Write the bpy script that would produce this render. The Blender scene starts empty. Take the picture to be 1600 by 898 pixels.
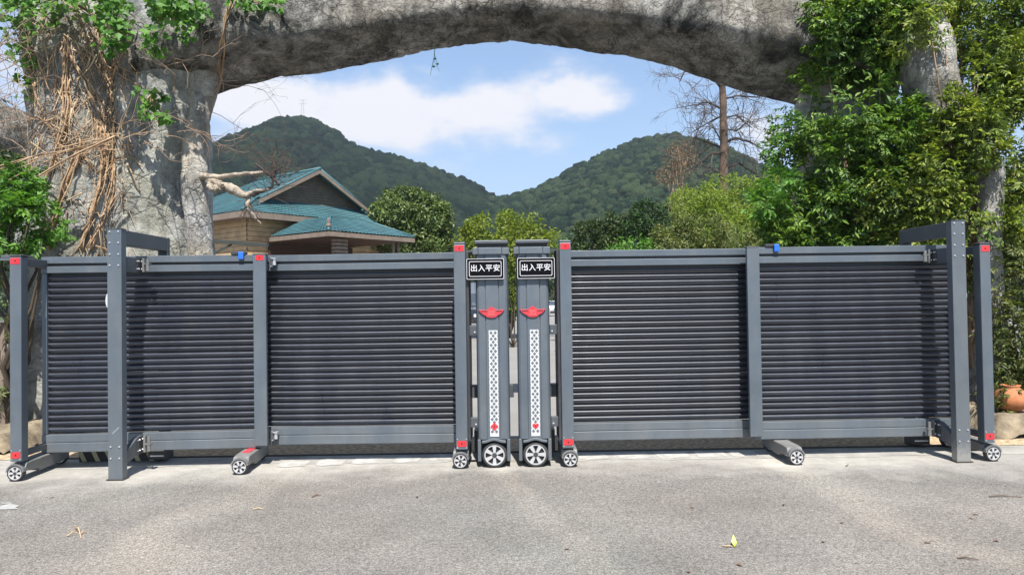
import bpy, math, random
import numpy as np
from mathutils import Vector, Matrix
from mathutils.bvhtree import BVHTree

R = math.radians
random.seed(7)
rng = np.random.default_rng(11)
scene = bpy.context.scene
col = scene.collection

# ------------------------------------------------------------------ camera
F_PX = 1155.0
CAM_Z = 1.5
CAM_M = (Matrix.Translation((0, 0, CAM_Z)) @ Matrix.Rotation(R(90 + 1.04), 4, 'X')
         @ Matrix.Rotation(R(-0.85), 4, 'Z'))
cam_d = bpy.data.cameras.new('camera')
cam_d.sensor_width = 36
cam_d.lens = F_PX / 1600 * 36
cam_d.clip_start = 0.05
cam_d.clip_end = 6000
cam = bpy.data.objects.new('camera', cam_d)
cam.matrix_world = CAM_M
col.objects.link(cam)
scene.camera = cam
C3 = CAM_M.to_3x3()

# ------------------------------------------------------------------ light
scene.view_settings.view_transform = 'Standard'
scene.view_settings.look = 'None'
scene.view_settings.gamma = 1
scene.view_settings.use_curve_mapping = False
scene.view_settings.exposure = 0.78
SUN_EL, SUN_AZ = 59.0, 8.0          # sun behind the camera, a little to the right
sd = bpy.data.lights.new('sun', 'SUN')
sd.energy = 5.0
sd.angle = R(0.53)
sd.color = (1.0, 0.955, 0.89)
so = bpy.data.objects.new('sun', sd)
to_sun = Vector((math.sin(R(SUN_AZ)) * math.cos(R(SUN_EL)), -math.cos(R(SUN_AZ)) * math.cos(R(SUN_EL)), math.sin(R(SUN_EL))))
so.rotation_euler = to_sun.to_track_quat('Z', 'Y').to_euler()
so.location = (6, -20, 30)
col.objects.link(so)

scene.world = bpy.data.worlds.new('World')
scene.world.use_nodes = True


def build_world():
    nt = scene.world.node_tree
    nt.nodes.clear()
    N, L = nt.nodes.new, nt.links.new

    def M(op, a, b=None, c=None):
        n = N('ShaderNodeMath'); n.operation = op
        for i, v in enumerate((a, b, c)):
            if v is None:
                continue
            if isinstance(v, (int, float)):
                n.inputs[i].default_value = v
            else:
                L(v, n.inputs[i])
        return n.outputs[0]
    out = N('ShaderNodeOutputWorld')
    bg = N('ShaderNodeBackground')
    bg.inputs[1].default_value = 0.072
    sky = N('ShaderNodeTexSky')
    sky.sky_type = 'NISHITA'
    sky.sun_disc = False
    sky.sun_elevation = R(SUN_EL)
    sky.sun_rotation = math.atan2(to_sun.x, to_sun.y)
    sky.air_density = 1.0
    sky.dust_density = 1.2
    sky.ozone_density = 1.6
    tc = N('ShaderNodeTexCoord')
    sp = N('ShaderNodeSeparateXYZ'); L(tc.outputs['Generated'], sp.inputs[0])
    az = M('ARCTAN2', sp.outputs[0], sp.outputs[1])
    el = M('ARCSINE', sp.outputs[2])
    nz = N('ShaderNodeTexNoise'); nz.inputs['Scale'].default_value = 11
    nz.inputs['Detail'].default_value = 9; nz.inputs['Roughness'].default_value = 0.56
    mp = N('ShaderNodeMapping'); mp.inputs['Scale'].default_value = (1, 1, 1.9)
    L(tc.outputs['Generated'], mp.inputs[0]); L(mp.outputs[0], nz.inputs['Vector'])
    total = None
    for px, py, w, h, s in [(430, 185, 150, 72, 1.0), (600, 168, 80, 42, 1.0), (740, 165, 70, 40, .95),
                            (865, 148, 90, 40, 1.1), (950, 168, 45, 30, .8), (120, 150, 180, 110, .9), (1190, 235, 60, 45, .9),
                            (700, 215, 260, 34, .6)]:
        a0 = math.atan2(px - 800, 1155); e0 = math.atan((470 - (800 - px) * -.0148 - py) / 1155)
        dx = M('DIVIDE', M('SUBTRACT', az, a0), w / 1155)
        dy = M('DIVIDE', M('SUBTRACT', el, e0), h / 1155)
        r2 = M('ADD', M('MULTIPLY', dx, dx), M('MULTIPLY', dy, dy))
        g = M('MULTIPLY', M('EXPONENT', M('MULTIPLY', r2, -1.0)), s * .82)
        total = g if total is None else M('ADD', total, g)
    n2 = N('ShaderNodeTexNoise'); n2.inputs['Scale'].default_value = 2.2; n2.inputs['Detail'].default_value = 5
    L(mp.outputs[0], n2.inputs['Vector'])
    # scattered clouds everywhere else in the sky
    behind = M('MULTIPLY', M('SMOOTH_MIN', M('MAXIMUM', M('SUBTRACT', M('ABSOLUTE', az), 0.75), 0.0), 1.0, 0.1), 1.0)
    extra = M('MULTIPLY', M('MAXIMUM', M('SUBTRACT', n2.outputs[0], 0.47), 0.0), M('MULTIPLY', behind, 1.0))
    dens = M('ADD', M('ADD', total, extra), M('MULTIPLY', M('SUBTRACT', nz.outputs[0], 0.5), 2.2))
    mr = N('ShaderNodeMapRange'); mr.interpolation_type = 'SMOOTHSTEP'
    mr.inputs[1].default_value = 0.18; mr.inputs[2].default_value = 1.05
    L(dens, mr.inputs[0])
    up = M('GREATER_THAN', sp.outputs[2], 0.0)
    fac = M('MULTIPLY', M('MULTIPLY', mr.outputs[0], 0.94), up)
    shade = N('ShaderNodeMix'); shade.data_type = 'RGBA'
    shade.inputs[6].default_value = (5.6, 6.4, 8.0, 1); shade.inputs[7].default_value = (8.0, 7.9, 8.2, 1)
    L(mr.outputs[0], shade.inputs[0])
    # thin veil near the horizon
    veil = N('ShaderNodeMapRange'); veil.inputs[1].default_value = 0.30; veil.inputs[2].default_value = 0.08
    veil.inputs[3].default_value = 0.25; veil.inputs[4].default_value = 0.62
    L(el, veil.inputs[0])
    vm = N('ShaderNodeMix'); vm.data_type = 'RGBA'
    gain = N('ShaderNodeMix'); gain.data_type = 'RGBA'; gain.blend_type = 'MULTIPLY'; gain.inputs[0].default_value = 1
    L(sky.outputs[0], gain.inputs[6]); gain.inputs[7].default_value = (1.30, 1.50, 1.62, 1)
    gr = N('ShaderNodeMapRange'); gr.inputs[1].default_value = .35; gr.inputs[2].default_value = .9; L(el, gr.inputs[0])
    gm_ = N('ShaderNodeMix'); gm_.data_type = 'RGBA'; L(gr.outputs[0], gm_.inputs[0])
    gm_.inputs[6].default_value = (1.30, 1.50, 1.62, 1); gm_.inputs[7].default_value = (.75, .82, .95, 1); L(gm_.outputs[2], gain.inputs[7])
    L(veil.outputs[0], vm.inputs[0]); L(gain.outputs[2], vm.inputs[6]); vm.inputs[7].default_value = (4.9, 5.9, 7.9, 1)
    mix = N('ShaderNodeMix'); mix.data_type = 'RGBA'
    L(fac, mix.inputs[0]); L(vm.outputs[2], mix.inputs[6]); L(shade.outputs[2], mix.inputs[7])
    L(mix.outputs[2], bg.inputs[0]); L(bg.outputs[0], out.inputs[0])


build_world()


# ------------------------------------------------------------------ helpers
def P(px, py, Y):
    d = C3 @ Vector(((px - 800) / F_PX, -(py - 449) / F_PX, -1))
    t = Y / d.y
    return Vector((d.x * t, Y, CAM_Z + d.z * t))


def hash3(i, j, k):
    h = (i * 374761393 + j * 668265263 + k * 1274126177) & 0xffffffff
    h = ((h ^ (h >> 13)) * 1274126177) & 0xffffffff
    return ((h ^ (h >> 16)) & 0xffff) / 65535.0


def vnoise(p):
    p = np.asarray(p, float)
    f = np.floor(p); t = p - f; t = t * t * (3 - 2 * t)
    i = f.astype(np.int64) + 5000
    r = 0
    for a in (0, 1):
        for b in (0, 1):
            for c in (0, 1):
                w = (t[..., 0] if a else 1 - t[..., 0]) * (t[..., 1] if b else 1 - t[..., 1]) * (t[..., 2] if c else 1 - t[..., 2])
                r = r + w * hash3(i[..., 0] + a, i[..., 1] + b, i[..., 2] + c)
    return r * 2 - 1


def fbm(p, octs=4):
    p = np.asarray(p, float); s = 0; a = 1; tot = 0
    for o in range(octs):
        s = s + a * vnoise(p * (2.03 ** o) + o * 17.3); tot += a; a *= .5
    return s / tot


def mesh_obj(name, V, Fc, mat, parent=None, world=True, smooth=False, loc=None):
    """V Nx3 array/list, Fc list of index tuples or int array."""
    V = np.asarray(V, float)
    if parent is not None and world:
        q = parent
        while q is not None:
            V = V - np.array(q.location); q = q.parent
    me = bpy.data.meshes.new(name)
    if isinstance(Fc, np.ndarray):
        n, k = Fc.shape
        me.vertices.add(len(V)); me.vertices.foreach_set('co', V.astype(np.float32).ravel())
        me.loops.add(n * k); me.loops.foreach_set('vertex_index', Fc.astype(np.int32).ravel())
        me.polygons.add(n); me.polygons.foreach_set('loop_start', np.arange(0, n * k, k, dtype=np.int32))
        me.update(calc_edges=True)
    else:
        me.from_pydata([tuple(v) for v in V], [], [tuple(f) for f in Fc])
    if smooth:
        me.polygons.foreach_set('use_smooth', [True] * len(me.polygons))
    me.materials.append(mat)
    me.update()
    o = bpy.data.objects.new(name, me)
    col.objects.link(o)
    if parent is not None:
        o.parent = parent
    if loc is not None:
        o.location = loc
    return o


class MB:
    def __init__(s):
        s.v, s.f = [], []

    def add(s, vs, fs):
        b = len(s.v); s.v += [tuple(v) for v in vs]; s.f += [tuple(b + i for i in f) for f in fs]

    def box(s, x0, x1, y0, y1, z0, z1):
        s.add([(x0, y0, z0), (x1, y0, z0), (x1, y1, z0), (x0, y1, z0), (x0, y0, z1), (x1, y0, z1), (x1, y1, z1), (x0, y1, z1)],
              [(0, 3, 2, 1), (4, 5, 6, 7), (0, 1, 5, 4), (1, 2, 6, 5), (2, 3, 7, 6), (3, 0, 4, 7)])
        return s

    def cyl(s, p0, p1, r0, r1=None, n=12, cap=True):
        r1 = r0 if r1 is None else r1
        p0, p1 = Vector(p0), Vector(p1); d = (p1 - p0).normalized()
        a = d.orthogonal().normalized(); b = d.cross(a)
        vs = [p0 + (a * math.cos(2 * math.pi * i / n) + b * math.sin(2 * math.pi * i / n)) * r0 for i in range(n)]
        vs += [p1 + (a * math.cos(2 * math.pi * i / n) + b * math.sin(2 * math.pi * i / n)) * r1 for i in range(n)]
        fs = [(i, (i + 1) % n, n + (i + 1) % n, n + i) for i in range(n)]
        if cap:
            fs += [tuple(range(n - 1, -1, -1)), tuple(range(n, 2 * n))]
        s.add(vs, fs); return s

    def prism_y(s, pts, y0, y1):
        """pts (x,z) counter-clockwise seen from -Y, extruded y0..y1"""
        n = len(pts)
        vs = [(x, y0, z) for x, z in pts] + [(x, y1, z) for x, z in pts]
        fs = [tuple(range(n)), tuple(range(2 * n - 1, n - 1, -1))] + [((i + 1) % n, i, n + i, n + (i + 1) % n) for i in range(n)]
        s.add(vs, fs); return s

    def prism_x(s, pts, x0, x1):
        n = len(pts)
        vs = [(x0, y, z) for y, z in pts] + [(x1, y, z) for y, z in pts]
        fs = [tuple(range(n)), tuple(range(2 * n - 1, n - 1, -1))] + [((i + 1) % n, i, n + i, n + (i + 1) % n) for i in range(n)]
        s.add(vs, fs); return s

    def tube(s, pts, rads, n=6):
        pts = [Vector(p) for p in pts]
        if len(pts) < 2:
            return s
        m = len(pts); vs = []; up = None
        for i, p in enumerate(pts):
            d = (pts[min(i + 1, m - 1)] - pts[max(i - 1, 0)])
            if d.length < 1e-6:
                d = Vector((0, 0, 1))
            d.normalize()
            if up is None:
                up = d.orthogonal().normalized()
            a = (up - d * up.dot(d))
            a = a.normalized() if a.length > 1e-5 else d.orthogonal().normalized()
            up = a; b = d.cross(a); r = rads[i] if hasattr(rads, '__len__') else rads
            vs += [p + (a * math.cos(2 * math.pi * k / n) + b * math.sin(2 * math.pi * k / n)) * r for k in range(n)]
        fs = [(i * n + k, i * n + (k + 1) % n, (i + 1) * n + (k + 1) % n, (i + 1) * n + k) for i in range(m - 1) for k in range(n)]
        fs += [tuple(range(n - 1, -1, -1)), tuple((m - 1) * n + k for k in range(n))]
        s.add(vs, fs); return s

    def obj(s, name, mat, parent=None, bevel=0, smooth=False, world=False, loc=None):
        o = mesh_obj(name, s.v, s.f, mat, parent, world, smooth, loc)
        if bevel:
            m = o.modifiers.new('bevel', 'BEVEL'); m.width = bevel; m.segments = 2; m.limit_method = 'ANGLE'
            m.angle_limit = R(40)
        return o


def tag(o, label=None, cat=None, group=None, kind=None):
    if label: o['label'] = label
    if cat: o['category'] = cat
    if group: o['group'] = group
    if kind: o['kind'] = kind
    return o


def thing(name, label, cat, loc=(0, 0, 0), rz=0, group=None):
    o = bpy.data.objects.new(name, None); col.objects.link(o)
    o.empty_display_size = .1
    o.location = loc; o.rotation_euler = (0, 0, rz)
    return tag(o, label, cat, group)


def inst(src, parent, loc, rot=None, scale=None, label=None):
    c = src.copy(); col.objects.link(c); c.parent = parent; c.location = loc
    if rot is not None: c.rotation_euler = rot
    if scale is not None: c.scale = scale
    if label: c['label'] = label
    return c


# ------------------------------------------------------------------ materials
def new_mat(name):
    m = bpy.data.materials.new(name); m.use_nodes = True
    nt = m.node_tree
    return m, nt, nt.nodes['Principled BSDF'], nt.nodes.new, nt.links.new


def simple(name, c, rough=.5, metal=0, var=.12, scale=6, bump=0, bscale=200, c2=None, obj_rand=0, spec=.5):
    m, nt, b, N, L = new_mat(name)
    tc = N('ShaderNodeTexCoord')
    nz = N('ShaderNodeTexNoise'); nz.inputs['Scale'].default_value = scale; nz.inputs['Detail'].default_value = 8
    nz.inputs['Roughness'].default_value = .65
    L(tc.outputs['Object'], nz.inputs['Vector'])
    cr = N('ShaderNodeValToRGB')
    c2 = c2 or tuple(min(1, x * (1 + var)) for x in c)
    cr.color_ramp.elements[0].position = .3; cr.color_ramp.elements[1].position = .7
    cr.color_ramp.elements[0].color = tuple(x * (1 - var) for x in c) + (1,)
    cr.color_ramp.elements[1].color = tuple(c2) + (1,)
    L(nz.outputs[0], cr.inputs[0])
    src = cr.outputs[0]
    if obj_rand:
        oi = N('ShaderNodeObjectInfo'); mr = N('ShaderNodeMapRange')
        mr.inputs[3].default_value = 1 - obj_rand; mr.inputs[4].default_value = 1 + obj_rand
        L(oi.outputs['Random'], mr.inputs[0])
        mx = N('ShaderNodeVectorMath'); mx.operation = 'SCALE'
        L(src, mx.inputs[0]); L(mr.outputs[0], mx.inputs['Scale']); src = mx.outputs[0]
    L(src, b.inputs['Base Color'])
    b.inputs['Roughness'].default_value = rough
    b.inputs['Metallic'].default_value = metal
    b.inputs['Specular IOR Level'].default_value = spec
    if bump:
        n2 = N('ShaderNodeTexNoise'); n2.inputs['Scale'].default_value = bscale; n2.inputs['Detail'].default_value = 5
        L(tc.outputs['Object'], n2.inputs['Vector'])
        bp = N('ShaderNodeBump'); bp.inputs['Strength'].default_value = bump; bp.inputs['Distance'].default_value = .01
        L(n2.outputs[0], bp.inputs['Height']); L(bp.outputs[0], b.inputs['Normal'])
    return m


def leaf_mat(name, cols, trans=.3, rough=.5, spec=.35):
    m, nt, b, N, L = new_mat(name)
    g = N('ShaderNodeNewGeometry')
    cr = N('ShaderNodeValToRGB')
    els = cr.color_ramp.elements
    while len(els) < len(cols):
        els.new(.5)
    for i, c in enumerate(cols):
        els[i].position = i / (len(cols) - 1); els[i].color = tuple(c) + (1,)
    tc = N('ShaderNodeTexCoord'); nz = N('ShaderNodeTexNoise'); nz.inputs['Scale'].default_value = 2.2
    L(tc.outputs['Object'], nz.inputs['Vector'])
    oi = N('ShaderNodeObjectInfo')
    ad = N('ShaderNodeMath'); ad.operation = 'ADD'; L(g.outputs['Random Per Island'], ad.inputs[0]); L(oi.outputs['Random'], ad.inputs[1])
    fr = N('ShaderNodeMath'); fr.operation = 'FRACT'; L(ad.outputs[0], fr.inputs[0])
    mu = N('ShaderNodeMath'); mu.operation = 'MULTIPLY_ADD'; L(nz.outputs[0], mu.inputs[0]); mu.inputs[1].default_value = 1.1; mu.inputs[2].default_value = -.55
    mm = N('ShaderNodeMath'); mm.operation = 'MULTIPLY_ADD'; L(fr.outputs[0], mm.inputs[0]); mm.inputs[1].default_value = .75; L(mu.outputs[0], mm.inputs[2])
    sh = N('ShaderNodeMath'); sh.operation = 'ADD'; sh.use_clamp = True; L(mm.outputs[0], sh.inputs[0]); sh.inputs[1].default_value = .12
    L(sh.outputs[0], cr.inputs[0])
    L(cr.outputs[0], b.inputs['Base Color'])
    b.inputs['Roughness'].default_value = rough
    b.inputs['Specular IOR Level'].default_value = spec
    tr = N('ShaderNodeBsdfTranslucent')
    sc = N('ShaderNodeMix'); sc.data_type = 'RGBA'; sc.blend_type = 'MULTIPLY'; sc.inputs[0].default_value = 1
    L(cr.outputs[0], sc.inputs[6]); sc.inputs[7].default_value = (1.5, 1.6, .7, 1)
    L(sc.outputs[2], tr.inputs[0])
    mx = N('ShaderNodeMixShader'); mx.inputs[0].default_value = trans
    L(b.outputs[0], mx.inputs[1]); L(tr.outputs[0], mx.inputs[2])
    L(mx.outputs[0], nt.nodes['Material Output'].inputs[0])
    return m


def rock_mat(name, dark, light, tint, crack=.6, cscale=2.4, tint_amt=.5, bias=0, bs=2.6):
    m, nt, b, N, L = new_mat(name)
    tc = N('ShaderNodeTexCoord')

    def noise(scale, det=8, rg=.6, vec=None, dist=0):
        n = N('ShaderNodeTexNoise'); n.inputs['Scale'].default_value = scale; n.inputs['Detail'].default_value = det
        n.inputs['Roughness'].default_value = rg; n.inputs['Distortion'].default_value = dist
        L(vec or tc.outputs['Object'], n.inputs['Vector']); return n.outputs[0]

    def ramp(src, p0, c0, p1, c1):
        r = N('ShaderNodeValToRGB'); r.color_ramp.elements[0].position = p0; r.color_ramp.elements[1].position = p1
        r.color_ramp.elements[0].color = tuple(c0) + (1,); r.color_ramp.elements[1].color = tuple(c1) + (1,)
        L(src, r.inputs[0]); return r.outputs[0]

    def mix(f, a, c, mode='MIX'):
        x = N('ShaderNodeMix'); x.data_type = 'RGBA'; x.blend_type = mode
        if isinstance(f, float): x.inputs[0].default_value = f
        else: L(f, x.inputs[0])
        for s, i in ((a, 6), (c, 7)):
            if isinstance(s, tuple): x.inputs[i].default_value = s + (1,)
            else: L(s, x.inputs[i])
        return x.outputs[2]
    base = ramp(noise(bs, 9, .72, dist=.6), .36 + bias, dark, .62 + bias, light)
    base = mix(ramp(noise(1.1, 5, .6), .42, (0, 0, 0), .62, (tint_amt,) * 3), base, tuple(tint))
    # streaks running down
    mp = N('ShaderNodeMapping'); mp.inputs['Scale'].default_value = (5, 5, .55); L(tc.outputs['Object'], mp.inputs[0])
    st = ramp(noise(1.6, 6, .6, mp.outputs[0]), .30, (.42,) * 3, .58, (1, 1, 1))
    base = mix(.75, base, st, 'MULTIPLY')
    sp = ramp(noise(42, 4, .7), .30, (.62,) * 3, .55, (1, 1, 1))
    base = mix(.8, base, sp, 'MULTIPLY')
    # warped crack network
    wn = N('ShaderNodeTexNoise'); wn.inputs['Scale'].default_value = 2.5; wn.inputs['Detail'].default_value = 6
    L(tc.outputs['Object'], wn.inputs['Vector'])
    va = N('ShaderNodeVectorMath'); va.operation = 'MULTIPLY_ADD'; L(wn.outputs['Color'], va.inputs[0])
    va.inputs[1].default_value = (.8, .8, .8); L(tc.outputs['Object'], va.inputs[2])
    cracks = None
    for s, w in ((cscale, .03), (cscale * 2.6, .05)):
        v = N('ShaderNodeTexVoronoi'); v.feature = 'DISTANCE_TO_EDGE'; v.inputs['Scale'].default_value = s
        L(va.outputs[0], v.inputs['Vector'])
        r = ramp(v.outputs['Distance'], 0, (0, 0, 0), w, (1, 1, 1))
        cracks = r if cracks is None else mix(1.0, cracks, r, 'MULTIPLY')
    gate = ramp(noise(.9, 4, .6), .38, (0, 0, 0), .60, (crack,) * 3)
    base = mix(gate, base, mix(1.0, base, mix(.72, (1., 1., 1.), cracks), 'MULTIPLY'))
    L(base, b.inputs['Base Color'])
    b.inputs['Roughness'].default_value = .92
    b.inputs['Specular IOR Level'].default_value = .2
    h = N('ShaderNodeMath'); h.operation = 'MULTIPLY_ADD'
    L(cracks, h.inputs[0]); h.inputs[1].default_value = .5; L(noise(26, 8, .7), h.inputs[2])
    bp = N('ShaderNodeBump'); bp.inputs['Strength'].default_value = .8; bp.inputs['Distance'].default_value = .035
    L(h.outputs[0], bp.inputs['Height']); L(bp.outputs[0], b.inputs['Normal'])
    return m


M = {}
M['frame'] = simple('powder_coated_grey', (.112, .136, .160), .42, .25, .13, 2.2, .05, 300)
M['frame2'] = simple('powder_coated_slate', (.080, .092, .106), .45, .25, .07, 3, .05, 300)
M['slat'] = simple('slat_charcoal', (.042, .049, .066), .32, .1, .14, 4, .03, 250, obj_rand=.16, spec=.75)
M['cap'] = simple('dark_plastic', (.035, .037, .042), .45)
M['red'] = simple('red_sticker', (.62, .025, .035), .4, 0, .1)
M['emblem'] = simple('emblem_red', (.52, .045, .06), .35, 0, .1, 30)
M['emblem_line'] = simple('emblem_relief', (.72, .16, .16), .35)
M['white'] = simple('white_plastic', (.58, .60, .62), .4, 0, .05)
M['diamond'] = simple('diamond_grey', (.13, .14, .145), .5)
M['sign'] = simple('sign_black', (.004, .004, .006), .7, 0, .1, spec=.08)
M['letter'] = simple('lettering_silver', (.72, .72, .74), .4, 0, .03)
M['tyre'] = simple('tyre_rubber', (.022, .022, .024), .75, 0, .2, 20, .1, 150)
M['rim'] = simple('rim_silver', (.60, .60, .61), .3, .35, .04)
M['rimdark'] = simple('rim_recess', (.010, .010, .012), .6)
M['steel'] = simple('bolt_steel', (.70, .70, .72), .3, .6, .05)
M['trolley'] = simple('trolley_grey', (.16, .165, .165), .55, .1, .2, 12, .1, 120)
M['blue'] = simple('blue_plastic', (.02, .13, .52), .4)
M['stripe'] = simple('hazard_cream', (.42, .40, .25), .7, 0, .2)
M['black'] = simple('hazard_black', (.02, .02, .022), .6)
M['track'] = simple('track_rusty', (.05, .045, .04), .8, 0, .3, 20, .3, 60)
M['wood_dead'] = simple('dead_wood', (.26, .20, .15), .85, 0, .4, 14, 1, 50, c2=(.50, .43, .34))
M['vine'] = simple('dry_vine', (.30, .17, .085), .85, 0, .45, 5, .6, 60, c2=(.62, .43, .26))
M['vine2'] = simple('grey_twig', (.22, .15, .11), .9, 0, .3, 5, .3, 60, c2=(.40, .28, .19))
M['vine3'] = simple('pale_dry_vine', (.42, .30, .17), .85, 0, .3, 7, .4, 60, c2=(.60, .48, .32))
M['greytwig'] = simple('bare_twig_grey', (.11, .085, .07), .9, 0, .3, 5)
M['twig'] = simple('dark_twig', (.07, .05, .04), .9, 0, .3, 5)
M['bark'] = simple('brown_bark', (.07, .052, .038), .9, 0, .4, 5, 1, 20, c2=(.19, .125, .085))
M['barkdark'] = simple('dark_bark', (.045, .035, .03), .9, 0, .3, 6, .6, 40)
M['teal'] = simple('teal_tile', (.046, .122, .138), .6, 0, .36, 1.6, .1, 40)
M['fascia'] = simple('fascia_wood', (.20, .155, .12), .8, 0, .25, 5, .2, 40)
M['board'] = simple('wall_board', (.42, .27, .135), .75, 0, .3, 3, .2, 50, c2=(.56, .38, .20))
M['board2'] = simple('gable_board', (.13, .105, .078), .85, 0, .3, 4, .2, 50)
M['brown'] = simple('dark_brown', (.055, .028, .018), .7)
M['terracotta'] = simple('terracotta', (.42, .16, .065), .75, 0, .25, 12, .2, 60)
M['soil'] = simple('sandy_soil', (.15, .12, .08), .95, 0, .5, 7, 1, 22, c2=(.33, .27, .185))
M['reflection'] = simple('gate_reflection_pale', (.33, .315, .285), .9, 0, .2, 9, c2=(.50, .485, .45))  # pale tone standing for light reflected off the gate panels
M['straw'] = simple('straw', (.45, .33, .21), .8)
M['brownleaf'] = simple('brown_leaf', (.16, .09, .055), .8, 0, .3, 30)
M['yleaf'] = simple('yellow_green_leaf', (.45, .60, .08), .5, 0, .2, 30)
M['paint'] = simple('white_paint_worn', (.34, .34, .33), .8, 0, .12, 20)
M['pole'] = simple('pole_green_dark', (.05, .055, .05), .6)
M['carblue'] = simple('car_blue', (.035, .055, .085), .3, .2, .05)
M['carred'] = simple('car_red', (.50, .05, .06), .25, .1, .05)
M['carwhite'] = simple('car_white', (.62, .60, .60), .25, 0, .05)
M['glass'] = simple('car_glass', (.06, .08, .10), .08, .1, .05)
M['light'] = simple('headlight_lens', (.70, .70, .72), .15)
M['trunk_dark'] = simple('shrub_stem', (.06, .045, .03), .9)
M['rock'] = rock_mat('cement_rock_grey', (.15, .155, .15), (.52, .525, .50), (.38, .36, .26), .22, .8, .5)
M['rocktan'] = rock_mat('cement_rock_tan', (.055, .055, .050), (.52, .50, .455), (.42, .37, .30), .95, 3.4, .35, .06, 1.9)
M['rockpale'] = rock_mat('cement_rock_pale', (.20, .20, .19), (.60, .59, .56), (.44, .37, .27), .0, 1.6, .6)

M['ivy'] = leaf_mat('ivy_leaf', [(.030, .085, .012), (.060, .16, .020), (.11, .25, .035), (.17, .30, .06)], .33)
M['wist'] = leaf_mat('climber_leaf', [(.014, .040, .008), (.050, .115, .016), (.12, .22, .028), (.26, .34, .055)], .30)
M['wist2'] = leaf_mat('climber_leaf_olive', [(.022, .042, .008), (.080, .12, .018), (.18, .25, .034), (.36, .38, .075)], .30)
M['olive'] = leaf_mat('olive_leaf', [(.034, .052, .016), (.075, .105, .028), (.14, .17, .045), (.25, .25, .09)], .3)
M['round'] = leaf_mat('evergreen_leaf', [(.024, .050, .012), (.060, .105, .022), (.13, .18, .045), (.28, .32, .13)], .2, .4)
M['yellowgreen'] = leaf_mat('yellow_green_leaf_mass', [(.06, .085, .010), (.12, .17, .018), (.19, .24, .025), (.26, .29, .05)], .35)
M['bamboo'] = leaf_mat('bamboo_leaf', [(.055, .10, .020), (.14, .21, .030), (.24, .31, .05), (.34, .38, .11)], .35)
M['darkleaf'] = leaf_mat('dark_leaf', [(.012, .026, .008), (.025, .048, .012), (.045, .075, .018), (.09, .12, .04)], .2)
M['pine'] = leaf_mat('pine_leaf', [(.008, .022, .007), (.018, .045, .010), (.032, .075, .014), (.05, .11, .02)], .15)
M['rust'] = leaf_mat('rust_leaf', [(.12, .08, .05), (.20, .13, .085), (.24, .17, .11)], .2)
M['hill_old'] = leaf_mat('hill_canopy', [(.014, .030, .014), (.026, .050, .020), (.042, .072, .028), (.065, .098, .036)], 0.0, .9, .1)
M['hillb_old'] = leaf_mat('hill_canopy_dark', [(.004, .012, .010), (.008, .019, .014), (.014, .028, .019), (.024, .040, .024)], 0.0, .9, .1)


def forest_mat(name, c1, c2, c3):
    m, nt, b, N, L = new_mat(name)
    g = N('ShaderNodeNewGeometry'); tc = N('ShaderNodeTexCoord')
    nz = N('ShaderNodeTexNoise'); nz.inputs['Scale'].default_value = .9; nz.inputs['Detail'].default_value = 4; nz.inputs['Roughness'].default_value = .75
    L(tc.outputs['Object'], nz.inputs['Vector'])
    big = N('ShaderNodeTexNoise'); big.inputs['Scale'].default_value = .03; big.inputs['Detail'].default_value = 3; L(tc.outputs['Object'], big.inputs['Vector'])
    a = N('ShaderNodeMath'); a.operation = 'MULTIPLY_ADD'; L(g.outputs['Random Per Island'], a.inputs[0]); a.inputs[1].default_value = .60; L(nz.outputs[0], a.inputs[2])
    a2 = N('ShaderNodeMath'); a2.operation = 'MULTIPLY_ADD'; L(big.outputs[0], a2.inputs[0]); a2.inputs[1].default_value = .9; L(a.outputs[0], a2.inputs[2])
    cr = N('ShaderNodeValToRGB'); e = cr.color_ramp.elements; e.new(.5)
    for i, (p, c) in enumerate(((.85, c1), (1.2, c2), (1.58, c3))):
        e[i].position = p / 1.6; e[i].color = tuple(c) + (1,)
    d = N('ShaderNodeMath'); d.operation = 'DIVIDE'; L(a2.outputs[0], d.inputs[0]); d.inputs[1].default_value = 1.6
    L(d.outputs[0], cr.inputs[0]); L(cr.outputs[0], b.inputs['Base Color'])
    b.inputs['Roughness'].default_value = 1; b.inputs['Specular IOR Level'].default_value = .05
    bp = N('ShaderNodeBump'); bp.inputs['Strength'].default_value = 1; bp.inputs['Distance'].default_value = 3.0
    L(nz.outputs[0], bp.inputs['Height']); L(bp.outputs[0], b.inputs['Normal'])
    return m


M['hill'] = forest_mat('hill_canopy', (.005, .016, .008), (.022, .047, .022), (.066, .098, .042))
M['hillb'] = forest_mat('hill_canopy_dark', (.003, .010, .005), (.011, .026, .013), (.034, .056, .025))  # cloud shade on the left hill is put into this darker colour


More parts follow.
